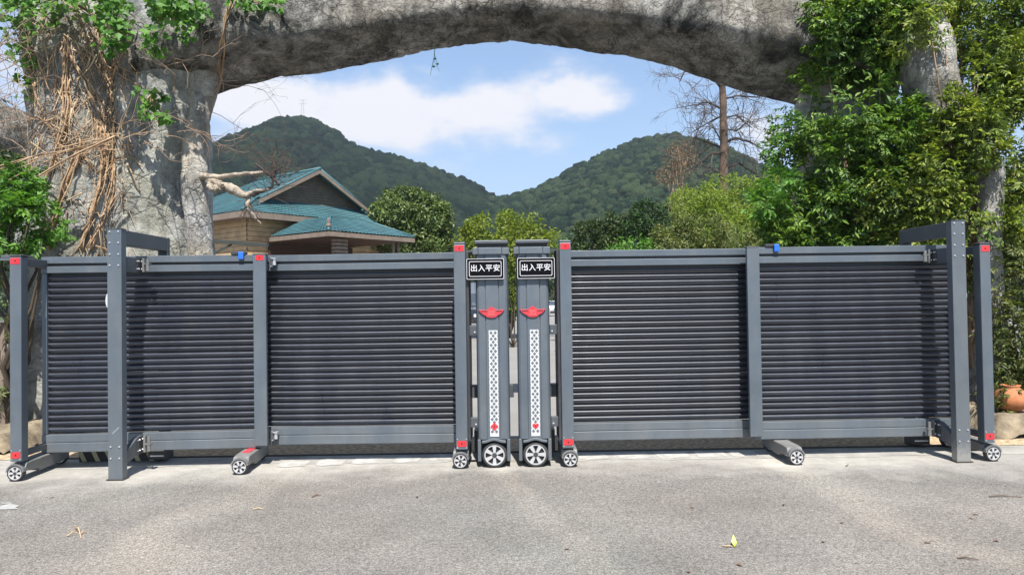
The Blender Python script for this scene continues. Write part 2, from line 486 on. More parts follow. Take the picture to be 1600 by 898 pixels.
def asphalt():
    m, nt, b, N, L = new_mat('worn_asphalt')
    tc = N('ShaderNodeTexCoord')
    pos = tc.outputs['Object']

    def noise(s, d=6, r=.6):
        n = N('ShaderNodeTexNoise'); n.inputs['Scale'].default_value = s; n.inputs['Detail'].default_value = d
        n.inputs['Roughness'].default_value = r; L(pos, n.inputs['Vector']); return n.outputs[0]

    def ramp(src, p0, c0, p1, c1):
        r = N('ShaderNodeValToRGB'); r.color_ramp.elements[0].position = p0; r.color_ramp.elements[1].position = p1
        r.color_ramp.elements[0].color = tuple(c0) + (1,); r.color_ramp.elements[1].color = tuple(c1) + (1,)
        L(src, r.inputs[0]); return r.outputs[0]

    def mix(f, a, c, mode='MIX'):
        x = N('ShaderNodeMix'); x.data_type = 'RGBA'; x.blend_type = mode
        if isinstance(f, float): x.inputs[0].default_value = f
        else: L(f, x.inputs[0])
        for s, i in ((a, 6), (c, 7)):
            if isinstance(s, tuple): x.inputs[i].default_value = s + (1,)
            else: L(s, x.inputs[i])
        return x.outputs[2]
    base = ramp(noise(.9, 6, .65), .35, (.196, .190, .178), .66, (.258, .250, .237))
    tint = ramp(noise(.35, 4, .5), .4, (1.03, .99, .97), .6, (.98, 1.0, .99))
    base = mix(1.0, base, tint, 'MULTIPLY')
    v = N('ShaderNodeTexVoronoi'); v.inputs['Scale'].default_value = 125; L(pos, v.inputs['Vector'])
    sp = N('ShaderNodeSeparateColor'); L(v.outputs['Color'], sp.inputs[0])
    agg = ramp(sp.outputs[0], 0.0, (.55, .55, .55), 1.0, (1.48, 1.47, 1.45))
    base = mix(.85, base, agg, 'MULTIPLY')
    pit = ramp(v.outputs['Distance'], .35, (1, 1, 1), .75, (.45, .45, .45))
    base = mix(.6, base, pit, 'MULTIPLY')
    big = ramp(noise(30, 4, .7), .33, (.78, .78, .78), .62, (1.1, 1.1, 1.1))
    base = mix(1.0, base, big, 'MULTIPLY')
    # pale cement dust spreading from the strip under the gate
    xyz = N('ShaderNodeSeparateXYZ'); L(pos, xyz.inputs[0])
    a = N('ShaderNodeMath'); a.operation = 'MULTIPLY_ADD'; L(noise(1.6, 5, .6), a.inputs[0]); a.inputs[1].default_value = 1.6
    L(xyz.outputs[1], a.inputs[2])
    ab = N('ShaderNodeMath'); ab.operation = 'ABSOLUTE'; L(xyz.outputs[0], ab.inputs[0])
    a2 = N('ShaderNodeMath'); a2.operation = 'MULTIPLY_ADD'; L(ab.outputs[0], a2.inputs[0]); a2.inputs[1].default_value = .09; L(a.outputs[0], a2.inputs[2])
    mr = N('ShaderNodeMapRange'); mr.inputs[1].default_value = 7.15; mr.inputs[2].default_value = 7.75; mr.inputs[4].default_value = .8
    L(a2.outputs[0], mr.inputs[0])
    mr2 = N('ShaderNodeMapRange'); mr2.inputs[1].default_value = 7.6; mr2.inputs[2].default_value = 7.2; L(xyz.outputs[1], mr2.inputs[0])
    mu = N('ShaderNodeMath'); mu.operation = 'MULTIPLY'; L(mr.outputs[0], mu.inputs[0]); L(mr2.outputs[0], mu.inputs[1])
    dust = ramp(noise(7, 6, .7), .35, (.33, .315, .285), .7, (.45, .435, .405))
    base = mix(mu.outputs[0], base, dust)
    # faint curved tyre scuffs
    w = N('ShaderNodeTexWave'); w.inputs['Scale'].default_value = .12; w.inputs['Distortion'].default_value = 9
    w.inputs['Detail'].default_value = 3; L(pos, w.inputs['Vector'])
    base = mix(.8, base, ramp(w.outputs[0], .0, (1.24, 1.22, 1.18), .07, (1, 1, 1)), 'MULTIPLY')
    base = mix(1.0, base, ramp(noise(.55, 7, .7), .36, (.86, .85, .85), .6, (1.06, 1.05, 1.03)), 'MULTIPLY')
    base = mix(ramp(noise(2.3, 7, .72), .60, (0, 0, 0), .74, (.35,) * 3), base, (.29, .265, .225))
    L(base, b.inputs['Base Color'])
    b.inputs['Roughness'].default_value = .9; b.inputs['Specular IOR Level'].default_value = .25
    bp = N('ShaderNodeBump'); bp.inputs['Strength'].default_value = .55; bp.inputs['Distance'].default_value = .006
    inv = N('ShaderNodeMath'); inv.operation = 'SUBTRACT'; inv.inputs[0].default_value = 1; L(v.outputs['Distance'], inv.inputs[1])
    L(inv.outputs[0], bp.inputs['Height']); L(bp.outputs[0], b.inputs['Normal'])
    return m


M['asphalt'] = asphalt()
M['concrete'] = simple('apron_cement', (.28, .265, .24), .92, 0, .25, 3.4, .5, 70, c2=(.42, .405, .37))
M['gravel'] = simple('dirty_gravel', (.30, .20, .11), .95, 0, .6, 20, 1.0, 60, c2=(.72, .54, .34))
M['pave'] = simple('yard_pavement', (.22, .212, .20), .9, 0, .12, .6, .2, 40)
M['grassland'] = simple('rough_ground', (.05, .075, .025), .95, 0, .3, .2)

M['scuff'] = simple('scuffed_paint', (.26, .28, .30), .6, 0, .3, 60)


def dusty():
    m = simple('dusty_foot_paint', (.122, .140, .158), .42, .25, .13, 2.2, .05, 300)
    nt = m.node_tree; N, L = nt.nodes.new, nt.links.new; b = nt.nodes['Principled BSDF']
    src = b.inputs['Base Color'].links[0].from_socket
    tc = N('ShaderNodeTexCoord'); sp = N('ShaderNodeSeparateXYZ'); L(tc.outputs['Object'], sp.inputs[0])
    nz = N('ShaderNodeTexNoise'); nz.inputs['Scale'].default_value = 25; nz.inputs['Detail'].default_value = 6; L(tc.outputs['Object'], nz.inputs['Vector'])
    a = N('ShaderNodeMath'); a.operation = 'MULTIPLY_ADD'; L(nz.outputs[0], a.inputs[0]); a.inputs[1].default_value = .22; L(sp.outputs[2], a.inputs[2])
    mr = N('ShaderNodeMapRange'); mr.inputs[1].default_value = .30; mr.inputs[2].default_value = .16; mr.inputs[4].default_value = .8; L(a.outputs[0], mr.inputs[0])
    x = N('ShaderNodeMix'); x.data_type = 'RGBA'; L(mr.outputs[0], x.inputs[0]); L(src, x.inputs[6]); x.inputs[7].default_value = (.33, .32, .29, 1)
    L(x.outputs[2], b.inputs['Base Color']); return m


M['dusty'] = dusty()


def add_dust(m, amt, dust=(.21, .20, .18), scale=5):
    nt = m.node_tree; N, L = nt.nodes.new, nt.links.new; b = nt.nodes['Principled BSDF']
    src = b.inputs['Base Color'].links[0].from_socket
    g = N('ShaderNodeNewGeometry'); mp = N('ShaderNodeMapping'); mp.inputs['Scale'].default_value = (1, 1, .35); L(g.outputs['Position'], mp.inputs[0])
    nz = N('ShaderNodeTexNoise'); nz.inputs['Scale'].default_value = scale; nz.inputs['Detail'].default_value = 10; nz.inputs['Roughness'].default_value = .72
    L(mp.outputs[0], nz.inputs['Vector'])
    sp = N('ShaderNodeSeparateXYZ'); L(g.outputs['Position'], sp.inputs[0])
    low = N('ShaderNodeMapRange'); low.inputs[1].default_value = .9; low.inputs[2].default_value = .15; low.inputs[4].default_value = .14; L(sp.outputs[2], low.inputs[0])
    ad = N('ShaderNodeMath'); ad.operation = 'ADD'; L(nz.outputs[0], ad.inputs[0]); L(low.outputs[0], ad.inputs[1])
    mr = N('ShaderNodeMapRange'); mr.inputs[1].default_value = .46; mr.inputs[2].default_value = .78; mr.inputs[4].default_value = amt; L(ad.outputs[0], mr.inputs[0])
    x = N('ShaderNodeMix'); x.data_type = 'RGBA'; L(mr.outputs[0], x.inputs[0]); L(src, x.inputs[6]); x.inputs[7].default_value = dust + (1,)
    L(x.outputs[2], b.inputs['Base Color'])
    rr = N('ShaderNodeMapRange'); rr.inputs[1].default_value = .3; rr.inputs[2].default_value = .7
    r0 = b.inputs['Roughness'].default_value; rr.inputs[3].default_value = r0 * .75; rr.inputs[4].default_value = min(1, r0 * 1.5)
    L(nz.outputs[0], rr.inputs[0]); L(rr.outputs[0], b.inputs['Roughness'])


for k_, a_ in (('frame', .34), ('frame2', .25), ('slat', .13), ('cap', .15), ('trolley', .4), ('rim', .08), ('tyre', .2), ('dusty', .25), ('red', .15), ('white', .25)):
    add_dust(M[k_], a_)

# ------------------------------------------------------------------ ground
g = MB(); g.box(-3000, 3000, -600, 3000, -1.2, -.012)
tag(g.obj('ground', M['grassland']), kind='structure')


def sheet(name, mat, x0, x1, y0, y1, z, ragged=0, n=60, seed=0):
    rs = np.random.default_rng(seed)
    xs = np.linspace(x0, x1, n)
    lo = y0 + ragged * fbm(np.stack([xs * 2.2, xs * 0 + seed, xs * 0], -1), 4)
    V = [(x, lo[i], z) for i, x in enumerate(xs)] + [(x, y1, z) for x in xs]
    Fc = [(i, i + 1, n + i + 1, n + i) for i in range(n - 1)]
    return tag(mesh_obj(name, V, Fc, mat), kind='structure')


sheet('road', M['asphalt'], -40, 40, -25, 7.34, 0)
sheet('yard_pavement', M['pave'], -60, 60, 7.34, 110, -.004)
sheet('gravel_strip', M['gravel'], -9, 9, 7.36, 8.1, .001, .01, 80, 3)
sheet('concrete_apron', M['concrete'], -5.2, 5.4, 6.93, 7.33, .0022, .14, 300, 5)
t = MB(); t.box(-4.6, 4.6, 7.325, 7.365, -.002, .012)
tag(t.obj('guide_track', M['track'], bevel=.002), kind='structure')
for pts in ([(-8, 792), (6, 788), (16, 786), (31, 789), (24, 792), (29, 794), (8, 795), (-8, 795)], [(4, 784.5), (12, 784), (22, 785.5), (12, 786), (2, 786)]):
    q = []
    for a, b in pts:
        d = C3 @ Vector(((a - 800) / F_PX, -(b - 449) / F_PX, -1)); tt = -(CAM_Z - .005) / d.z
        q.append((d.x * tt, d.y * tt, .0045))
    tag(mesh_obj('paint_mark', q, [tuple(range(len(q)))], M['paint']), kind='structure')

for a, b, w in [(432, 723, 44), (492, 721, 42), (548, 718, 44), (612, 716, 40), (668, 713, 34), (905, 711, 48), (968, 710, 50), (1030, 709, 50), (1092, 708, 46), (1146, 707, 40)]:  # light reflected off the gate, painted on the apron as pale patches
    q = []
    sk = 10 if a < 800 else -10
    for u, v in [(0, 5), (w * .3, 6), (w * .7, 4.6), (w, 4), (w + sk, -4), (w * .6 + sk, -3.4), (w * .3 + sk, -5), (sk, -3.6)]:
        d = C3 @ Vector(((a + u - 800) / F_PX, -(b + v - 449) / F_PX, -1)); tt = -(CAM_Z - .006) / d.z
        q.append((d.x * tt, d.y * tt, .0042))
    tag(mesh_obj('gate_reflection_patch', q, [tuple(range(len(q)))], M['reflection']), kind='structure')

# ------------------------------------------------------------------ wheels
def rim_mesh(r, spokes, phase, depth, hubr):
    m = MB(); n = 48
    for ra, rb in ((r * .98, r * .86),):
        vs = []
        for i in range(n):
            a = 2 * math.pi * i / n
            c, s = math.cos(a), math.sin(a)
            vs += [(ra * c, 0, ra * s), (rb * c, 0, rb * s), (ra * c, depth, ra * s), (rb * c, depth, rb * s)]
        fs = []
        for i in range(n):
            j = (i + 1) % n
            fs += [(4 * i, 4 * j, 4 * j + 1, 4 * i + 1), (4 * i + 1, 4 * j + 1, 4 * j + 3, 4 * i + 3), (4 * i + 2, 4 * i, 4 * i + 0, 4 * j)][:2]
            fs += [(4 * i + 2, 4 * j + 2, 4 * j, 4 * i)]
        m.add(vs, fs)
    for k in range(spokes):
        a = phase + 2 * math.pi * k / spokes
        c, s = math.cos(a), math.sin(a)
        w0, w1 = r * .10, r * .19
        loc = [(hubr * .7, -w0), (r * .9, -w1), (r * .9, w1), (hubr * .7, w0)]
        pts = [(u * c - v * s, u * s + v * c) for u, v in loc]
        m.prism_y(pts, .001, depth * .8)
    return m


def make_wheel(parent, x, y, r, phase, width, spokes=6, label=None):
    """face towards -y at y"""
    w = MB()
    # rounded tyre by lathe
    prof = [(r * .80, -.0005), (r * .93, -.003), (r * .985, .006), (r, .016), (r, width - .012), (r * .97, width), (r * .5, width)]
    n = 40; vs = []; fs = []
    for i in range(n):
        a = 2 * math.pi * i / n
        vs += [(rr * math.cos(a), yy, rr * math.sin(a)) for rr, yy in prof]
    k = len(prof)
    for i in range(n):
        j = (i + 1) % n
        fs += [(i * k + q, i * k + q + 1, j * k + q + 1, j * k + q) for q in range(k - 1)]
    w.add(vs, fs)
    o = w.obj('wheel', M['tyre'], parent, smooth=True, loc=(x, y, r))
    if label: o['label'] = label
    d = MB(); d.cyl((0, .014, 0), (0, .02, 0), r * .82, n=32)
    d.obj('rim_recess', M['rimdark'], o)
    rm = rim_mesh(r * .83, spokes, phase, .014, r * .2)
    rm.obj('rim', M['rim'], o)
    h = MB(); h.cyl((0, -.004, 0), (0, .008, 0), r * .19, n=16)
    h.obj('hub_cap', M['cap'], o, bevel=.002)
    return o


# ------------------------------------------------------------------ gate columns
TXT = '\u51fa\u5165\u5e73\u5b89'


def text_mesh(name, body, size, mat, parent, loc, extr=.0012, off=.0):
    cu = bpy.data.curves.new(name, 'FONT'); cu.body = body; cu.size = size; cu.extrude = extr; cu.offset = off
    cu.align_x = 'CENTER'; cu.align_y = 'CENTER'; cu.space_character = 1.06
    tmp = bpy.data.objects.new(name + '_c', cu); col.objects.link(tmp)
    dg = bpy.context.evaluated_depsgraph_get()
    me = bpy.data.meshes.new_from_object(tmp.evaluated_get(dg))
    bpy.data.objects.remove(tmp)
    me.materials.clear(); me.materials.append(mat); me.name = name
    o = bpy.data.objects.new(name, me); col.objects.link(o); o.parent = parent; o.location = loc
    o.rotation_euler = (R(90), 0, 0)
    return o


def rounded_rect(w, h, r, n=5):
    p = []
    for cx, cz, a0 in ((w - r, h - r, 0), (-w + r, h - r, 90), (-w + r, -h + r, 180), (w - r, -h + r, 270)):
        for i in range(n):
            a = R(a0 + 90 * i / (n - 1)); p.append((cx + r * math.cos(a), cz + r * math.sin(a)))
    return p


def ring_prism(outer, inner, y0, y1):
    m = MB(); n = len(outer)
    vs = [(x, y0, z) for x, z in outer] + [(x, y0, z) for x, z in inner] + [(x, y1, z) for x, z in outer] + [(x, y1, z) for x, z in inner]
    fs = []
    for i in range(n):
        j = (i + 1) % n
        fs += [(i, j, n + j, n + i), (j, i, 2 * n + i, 2 * n + j), (n + i, n + j, 3 * n + j, 3 * n + i)]
    m.add(vs, fs); return m


def make_column(X, Y, side, label):
    """side -1 left, +1 right; origin at the foot of the front face"""
    t = thing('gate_column', label, 'gate column', (X, Y, 0), 0, 'twin sliding gate head columns in the middle')
    hw = .148; fr = .118
    # housing outline seen from above, extruded: chamfered front corners, two grooves
    pl = [(-hw, .38), (-hw, .045), (-hw + .012, .012), (-hw + .028, 0), (-.064, 0), (-.064, .012), (-.056, .012), (-.056, -.003),
          (.056, -.003), (.056, .012), (.064, .012), (.064, 0), (hw - .028, 0), (hw - .012, .012), (hw, .045), (hw, .38)]
    z0, z1 = .255, 1.925
    n = len(pl)
    vs = [(x, y, z0) for x, y in pl] + [(x, y, z1) for x, y in pl]
    fs = [(i + 1, i, n + i, n + i + 1)[::-1] for i in range(n - 1)] + [tuple(range(n, 2 * n)), tuple(range(n - 1, -1, -1)), (0, n - 1, 2 * n - 1, n)]
    mesh_obj('housing', vs, fs, M['frame'], t, False)
    for s in (-1, 1):
        m = MB(); m.box(min(s * (hw - .032), s * hw), max(s * (hw - .032), s * hw), .004, .36, .055, z0 - .001)
        m.obj('side_skirt', M['frame'], t, bevel=.006)
    m = MB(); m.box(-hw + .034, hw - .034, .10, .34, .05, z0 - .002); m.obj('wheel_housing', M['cap'], t)
    # collar (three facets) and cap
    m = MB(); m.box(-.118, .093, -.022, .30, 1.925, 1.985)
    m.box(-hw - .022, -.121, -.010, .36, 1.925, 1.985); m.box(.096, hw + .012, -.010, .36, 1.925, 1.985)
    m.obj('collar', M['frame'], t, bevel=.003)
    m = MB(); m.box(-hw + .022, hw - .012, .02, .30, 1.985, 2.018); m.obj('cap_neck', M['cap'], t)
    m = MB(); m.box(-hw - .004, hw + .004, -.018, .36, 2.018, 2.052)
    m.obj('cap', M['frame2'], t, bevel=.008)
    # sign plate
    sx = -.056 if side < 0 else .030
    sw, sh = .168, .093
    p = MB(); p.prism_y(rounded_rect(sw, sh, .010), -.034, -.022)
    sg = p.obj('sign_plate', M['sign'], t, loc=(sx, 0, 1.792))
    ring_prism(rounded_rect(sw, sh, .010), rounded_rect(sw - .0035, sh - .0035, .008), -.037, -.0335).obj('plate_edge', M['letter'], sg)
    ring_prism(rounded_rect(sw - .022, sh - .024, .012), rounded_rect(sw - .0262, sh - .0282, .010), -.0365, -.0335).obj('inner_border', M['letter'], sg)
    text_mesh('lettering', TXT, .066, M['letter'], sg, (0, -.0355, .0035), .0015, .0004)
    b = MB(); b.box(-.05, .05, -.023, .0, -.05, .05); b.obj('plate_bracket', M['cap'], sg)
    # emblem: winged shield
    half = [(0, .050), (.022, .036), (.042, .020), (.10, .020), (.118, .024), (.098, -.004), (.078, -.020), (.052, -.033), (.044, -.044), (.022, -.050), (0, -.051)]
    pts = [(x, z) for x, z in half] + [(-x, z) for x, z in half[-2:0:-1]]
    e = MB(); e.prism_y(pts[::-1], -.016, -.003)
    em = e.obj('emblem', M['emblem'], t, bevel=.0015, loc=(-.006, 0, 1.402))
    b = MB()
    b.box(-.034, .034, -.0185, -.0155, .012, .015); b.box(-.030, .030, -.0185, -.0155, -.008, -.005); b.box(-.030, .030, -.0185, -.0155, -.034, -.0315)
    for k in range(4):
        b.box(-.026 + k * .015, -.018 + k * .015, -.0185, -.0155, -.001, .008)
    for k in range(5):
        b.box(-.029 + k * .013, -.022 + k * .013, -.0185, -.0155, -.026, -.015)
    b.obj('relief', M['emblem_line'], em)
    b = MB(); b.box(.042, .096, -.0170, -.0155, .004, .011); b.box(-.096, -.042, -.0170, -.0155, .004, .011)
    b.obj('wing_groove', M['rimdark'], em)
    # lattice strip
    b = MB(); b.box(-.040, .040, -.008, -.003, .28, 1.237)
    st = b.obj('lattice_strip', M['white'], t, loc=(.006, 0, 0))
    b = MB(); z = 1.215; k = 0
    while z > .31:
        for cx in ((-.019, .019) if k % 2 == 0 else (0,)):
            if not (.34 < z < .405):
                a, h = .0150, .0175
                b.prism_y([(cx, z - h), (cx + a, z), (cx, z + h), (cx - a, z)], -.0095, -.0078)
        if k % 2 == 1:
            for cx in (-.039, .039):
                b.prism_y([(cx, z + .006), (cx - math.copysign(.006, cx), z), (cx, z - .006)] if cx > 0 else [(cx, z - .006), (cx + .006, z), (cx, z + .006)], -.0088, -.0078)
        z -= .0278; k += 1
    o = b.obj('diamond_pattern', M['diamond'], st); o['kind'] = 'stuff'
    b = MB()
    if side > 0:
        hp = []
        for i in range(28):
            a = 2 * math.pi * i / 28
            hp.append((.0018 * 16 * math.sin(a) ** 3, .0018 * (13 * math.cos(a) - 5 * math.cos(2 * a) - 2 * math.cos(3 * a) - math.cos(4 * a))))
    else:
        hp = [(.029 * (1 - .28 * math.cos(4 * (2 * math.pi * i / 28)) ** 2 * 0 + .18 * math.cos(4 * 2 * math.pi * i / 28)) * math.sin(2 * math.pi * i / 28),
               .029 * (1 + .18 * math.cos(4 * 2 * math.pi * i / 28)) * math.cos(2 * math.pi * i / 28)) for i in range(28)]
    b.prism_y(hp[::-1], -.013, -.0078)
    b.obj('red_badge', M['red'], st, loc=(0, 0, .372))
    b = MB(); b.cyl((0, -.0145, 0), (0, -.0125, 0), .006, n=8); b.obj('badge_dot', M['rimdark'], st, loc=(0, 0, .372))
    # fender above the wheel
    n = 17; top = []; bot = []
    for i in range(n):
        x = -.108 + .216 * i / (n - 1)
        zz = .245 + .022 * math.exp(-(x / .055) ** 2)
        top.append((x, zz)); bot.append((x, zz - .022))
    m = MB(); m.prism_y(bot + top[::-1], -.030, .02)
    m.obj('fender', M['frame'], t, bevel=.004)
    make_wheel(t, .003, -.012, .114, R(90) if side < 0 else R(0), .09)
    # chassis behind and cross bar
    m = MB(); m.box(-.20 if side < 0 else -.14, .14 if side < 0 else .20, .38, .75, .05, .27); m.obj('chassis', M['cap'], t, bevel=.004)
    m = MB(); m.box(-.285 if side < 0 else -.14, .185 if side < 0 else .285, .34, .40, .585, .705); m.obj('cross_bar', M['frame2'], t, bevel=.003)
    m = MB(); m.box(-.24 if side < 0 else .14, -.14 if side < 0 else .24, .10, .16, 1.955, 1.972); m.obj('cap_stay', M['frame2'], t)
    return t


make_column(-.183, 6.70, -1, 'left of the twin gate columns, red flower badge above its wheel')
make_column(.189, 6.70, 1, 'right of the twin gate columns, red heart badge above its wheel')

# ------------------------------------------------------------------ gate leaves
PITCH = .0561
NSLAT = 26


def slat_mesh(L, seed):
    prof = [(.030, -.0035), (.028, .001), (.020, .002), (.012, .006), (.003, .014), (-.0060, .024), (-.0130, .034), (-.0160, .042), (-.0145, .0480), (-.007, .0525), (.026, .0535)]
    ns = max(6, int(L / .12)); rs = np.random.default_rng(seed)
    V = []; k = len(prof)
    xs = np.linspace(0, L, ns)
    wob = fbm(np.stack([xs * 2.1, xs * 0 + seed * 3.7, xs * 0], -1), 3) * .0016
    for i, x in enumerate(xs):
        V += [(x, y, z + wob[i]) for y, z in prof]
    Fc = [(i * k + q, (i + 1) * k + q, (i + 1) * k + q + 1, i * k + q + 1) for i in range(ns - 1) for q in range(k - 1)]
    Fc = [f[::-1] for f in Fc]
    return V, Fc


def sticker(parent, x, y, z, w, h):
    m = MB(); m.box(-w / 2, w / 2, -.0025, 0, -h / 2, h / 2)
    o = m.obj('red_sticker', M['red'], parent, loc=(x, y, z))
    m = MB(); m.box(-.006, .006, -.0033, -.0024, -.008, .008); m.obj('sticker_mark', M['rimdark'], o)
    return o


bolt_src = None


def bolt(parent, x, y, z, rot=None, s=1):
    global bolt_src
    if bolt_src is None:
        m = MB(); m.cyl((0, 0, 0), (0, -.006, 0), .0085, .0065, n=6)
        bolt_src = m.obj('bolt', M['steel'], parent, loc=(x, y, z))
        if rot: bolt_src.rotation_euler = rot
        return bolt_src
    return inst(bolt_src, parent, (x, y, z), rot or (0, 0, 0), (s, s, s))


def make_leaf(p0, p1, label, posts, trolleys, front_post=None, stiles=(1, 1), blue=None, brackets=(), roller=None):
    """p0 left end, p1 right end on the ground; local x along the leaf, y away from the camera"""
    a = Vector(p0); b = Vector(p1); L = (b - a).length
    rz = math.atan2(b.y - a.y, b.x - a.x)
    t = thing('gate_leaf', label, 'gate panel', (a.x, a.y, 0), rz, 'louvred telescopic sliding gate panels')
    zb, zt = .165, 1.97
    m = MB(); m.box(0, L, -.030, .045, zt - .062, zt); m.obj('top_rail', M['frame'], t, bevel=.003)
    m = MB(); m.box(0, L, -.005, .04, zt - .088, zt - .062); m.obj('top_channel', M['cap'], t)
    m = MB(); m.box(0, L, -.033, .04, zt - .150, zt - .088); m.obj('lower_top_rail', M['frame'], t, bevel=.003)
    m = MB(); m.box(.03, L - .03, .02, .04, zt - .20, zt - .149); m.obj('rail_shadow_strip', M['cap'], t)  # added dark strip that paints the shadow band below the top rail
    m = MB(); m.box(0, L, -.030, .045, zb + .092, zb + .162); m.obj('bottom_rail', M['frame'], t, bevel=.003)
    m = MB(); m.box(0, L, -.036, .045, zb, zb + .088); m.obj('bottom_channel', M['frame'], t, bevel=.006)
    for s, f in zip((0, 1), stiles):
        if f:
            x = 0 if s == 0 else L
            m = MB(); m.box(x - (.0 if s == 0 else .045), x + (.045 if s == 0 else 0), -.020 if f == 1 else .008, .035 if f == 1 else .05, zb + .165, zt - .153)
            m.obj('side_stile', M['frame' if f == 1 else 'cap'], t, bevel=.003)
    variants = []
    for k in range(3):
        V, Fc = slat_mesh(L - .06, k + len(label))
        me = mesh_obj('slat', V, Fc, M['slat'], t, False, smooth=True)
        variants.append(me)
    z0 = zb + .168
    for i in range(NSLAT):
        if i < 3:
            o = variants[i]; o.location = (.03, .014, z0 + i * PITCH)
        else:
            inst(variants[i % 3], t, (.03, .014, z0 + i * PITCH), (R(random.uniform(-1.5, 1.5)), 0, R(0)))
    # intermediate posts standing on the trolleys
    for (x, w, top, bot, st) in posts:
        m = MB(); m.box(x - w / 2, x + w / 2, -.085, -.04, bot, top)
        o = m.obj('post', M['frame'], t, bevel=.005)
        m = MB(); m.box(x - w / 2 - .002, x + w / 2 + .002, -.088, .0, top, top + .012); m.obj('post_cap', M['frame2'], o, bevel=.003)
        if st:
            sticker(o, x + .003, -.0855, top - .028, w * .62, .045)
    for (x, y0, y1, red) in trolleys:
        m = MB()
        prof = [(y0 - .01, .100), (y0 + .02, .150), (y0 + .10, .156), (y1, .160), (y1, .055), (y0 + .22, .040), (y0 + .20, .065), (y0 + .06, .075)]
        m.prism_x(prof, x - .07, x + .07)
        o = m.obj('trolley', M['trolley'], t, bevel=.008)
        ds = []
        for i in range(9):
            aa = math.pi * i / 8; ds.append((.076 * math.cos(aa), .082 + .070 * math.sin(aa)))
        m = MB(); m.prism_y([(x + u, v) for u, v in ds][::1] , y0 - .035, y0 - .005)
        inner = [(.064 * math.cos(math.pi * i / 8), .082 + .058 * math.sin(math.pi * i / 8)) for i in range(9)]
        mm = MB(); n = 9
        vs = [(x + u, y0 - .040, v) for u, v in ds] + [(x + u, y0 - .040, v) for u, v in inner] + [(x + u, y0 + .03, v) for u, v in ds] + [(x + u, y0 + .03, v) for u, v in inner]
        fs = []
        for i in range(n - 1):
            fs += [(i, i + 1, n + i + 1, n + i), (i + 1, i, 2 * n + i, 2 * n + i + 1), (n + i, n + i + 1, 3 * n + i + 1, 3 * n + i)]
        fs += [(0, n, 3 * n, 2 * n), (n - 1, 2 * n - 1, 4 * n - 1, 3 * n - 1)[::-1]]
        mm.add(vs, fs); mm.obj('mudguard', M['trolley'], o)
        m = MB(); m.box(x - .035, x + .035, y0 + .16, y0 + .34, .157, .163)
        if red:
            m.obj('red_label', M['emblem'], o)
        m = MB(); m.cyl((x, y1 - .12, .150), (x, y1 - .12, .175), .045, n=16); m.obj('pivot', M['steel'], o)
        wh = make_wheel(t, x, y0 - .036, .070, random.random() * 3, .05)
        w2 = make_wheel(t, x, y1 - .06, .070, 0, .05)
    if front_post:
        x, yf, w, zb2, zt2, arm_to = front_post
        m = MB(); m.box(x - w / 2, x + w / 2, yf, yf + .10, zb2, zt2)
        o = m.obj('front_post', M['frame'], t, bevel=.006)
        m = MB(); m.box(x - w / 2 - .002, x + w / 2 + .002, yf - .003, yf + .103, zt2, zt2 + .022)
        m.obj('post_cap', M['cap' if abs(a.x) > 3 or abs(b.x) > 3 else 'frame2'], o, bevel=.008)
        if abs(a.x) < 1 or abs(b.x) < 1:
            s_ = 1 if a.x < 0 else -1
            m = MB(); m.box(*sorted((x + s_ * (w / 2 + .001), x + s_ * (w / 2 + .026))), yf + .035, yf + .32, .24, zt2 - .06); m.obj('inner_shade_strip', M['cap'], o, bevel=.003)  # added dark strip: shade on the post's inner side put into colour
        sticker(o, x, yf - .0005, zt2 - .034, w * .80, .052)
        sticker(o, x, yf - .0005, zb2 + .055, w * .80, .052)
        for zz in (zb2 + .018, zb2 + .095):
            for sx in (-1, 1):
                bolt(o, x + sx * w * .38, yf - .001, zz, s=.7)
        if arm_to is not None:
            m = MB(); m.box(x - .025, x + .035, yf + .10, arm_to, zt2 - .075, zt2 - .005); m.obj('top_arm', M['frame2'], o, bevel=.004)
            m = MB(); m.box(x - .03, x + .03, yf + .10, arm_to, .20, .25); m.obj('bottom_arm', M['frame2'], o, bevel=.004)
    if blue:
        m = MB(); m.box(blue - .10, blue + .035, -.04, .03, zt + .002, zt + .030)
        o = m.obj('sensor_box', M['cap'], t, bevel=.004)
        m = MB(); m.box(blue - .025, blue + .025, -.065, -.041, zt - .045, zt + .026); m.obj('blue_sensor', M['blue'], o, bevel=.006)
    for (x, z, s) in brackets:      # hinge brackets towards the column
        m = MB(); m.box(min(x, x + s * .09), max(x, x + s * .09), -.33, -.29, z - .045, z + .045)
        o = m.obj('hinge_bracket', M['frame2'], t, bevel=.004)
        bolt(o, x + s * .07, -.331, z - .015, s=1.2)
    if roller:
        for (x, z) in roller:
            m = MB(); m.box(x - .018, x + .018, -.10, -.036, z - .05, z + .05)
            o = m.obj('roller_bracket', M['frame2'], t, bevel=.003)
            m = MB(); m.cyl((x + .03, -.09, z - .028), (x + .03, -.09, z + .028), .017, n=12); m.box(x + .01, x + .05, -.115, -.06, z + .03, z + .04)
            m.obj('roller', M['steel'], o)
            for dz in (-.04, .04):
                bolt(o, x, -.101, z + dz, s=.8)
    return t


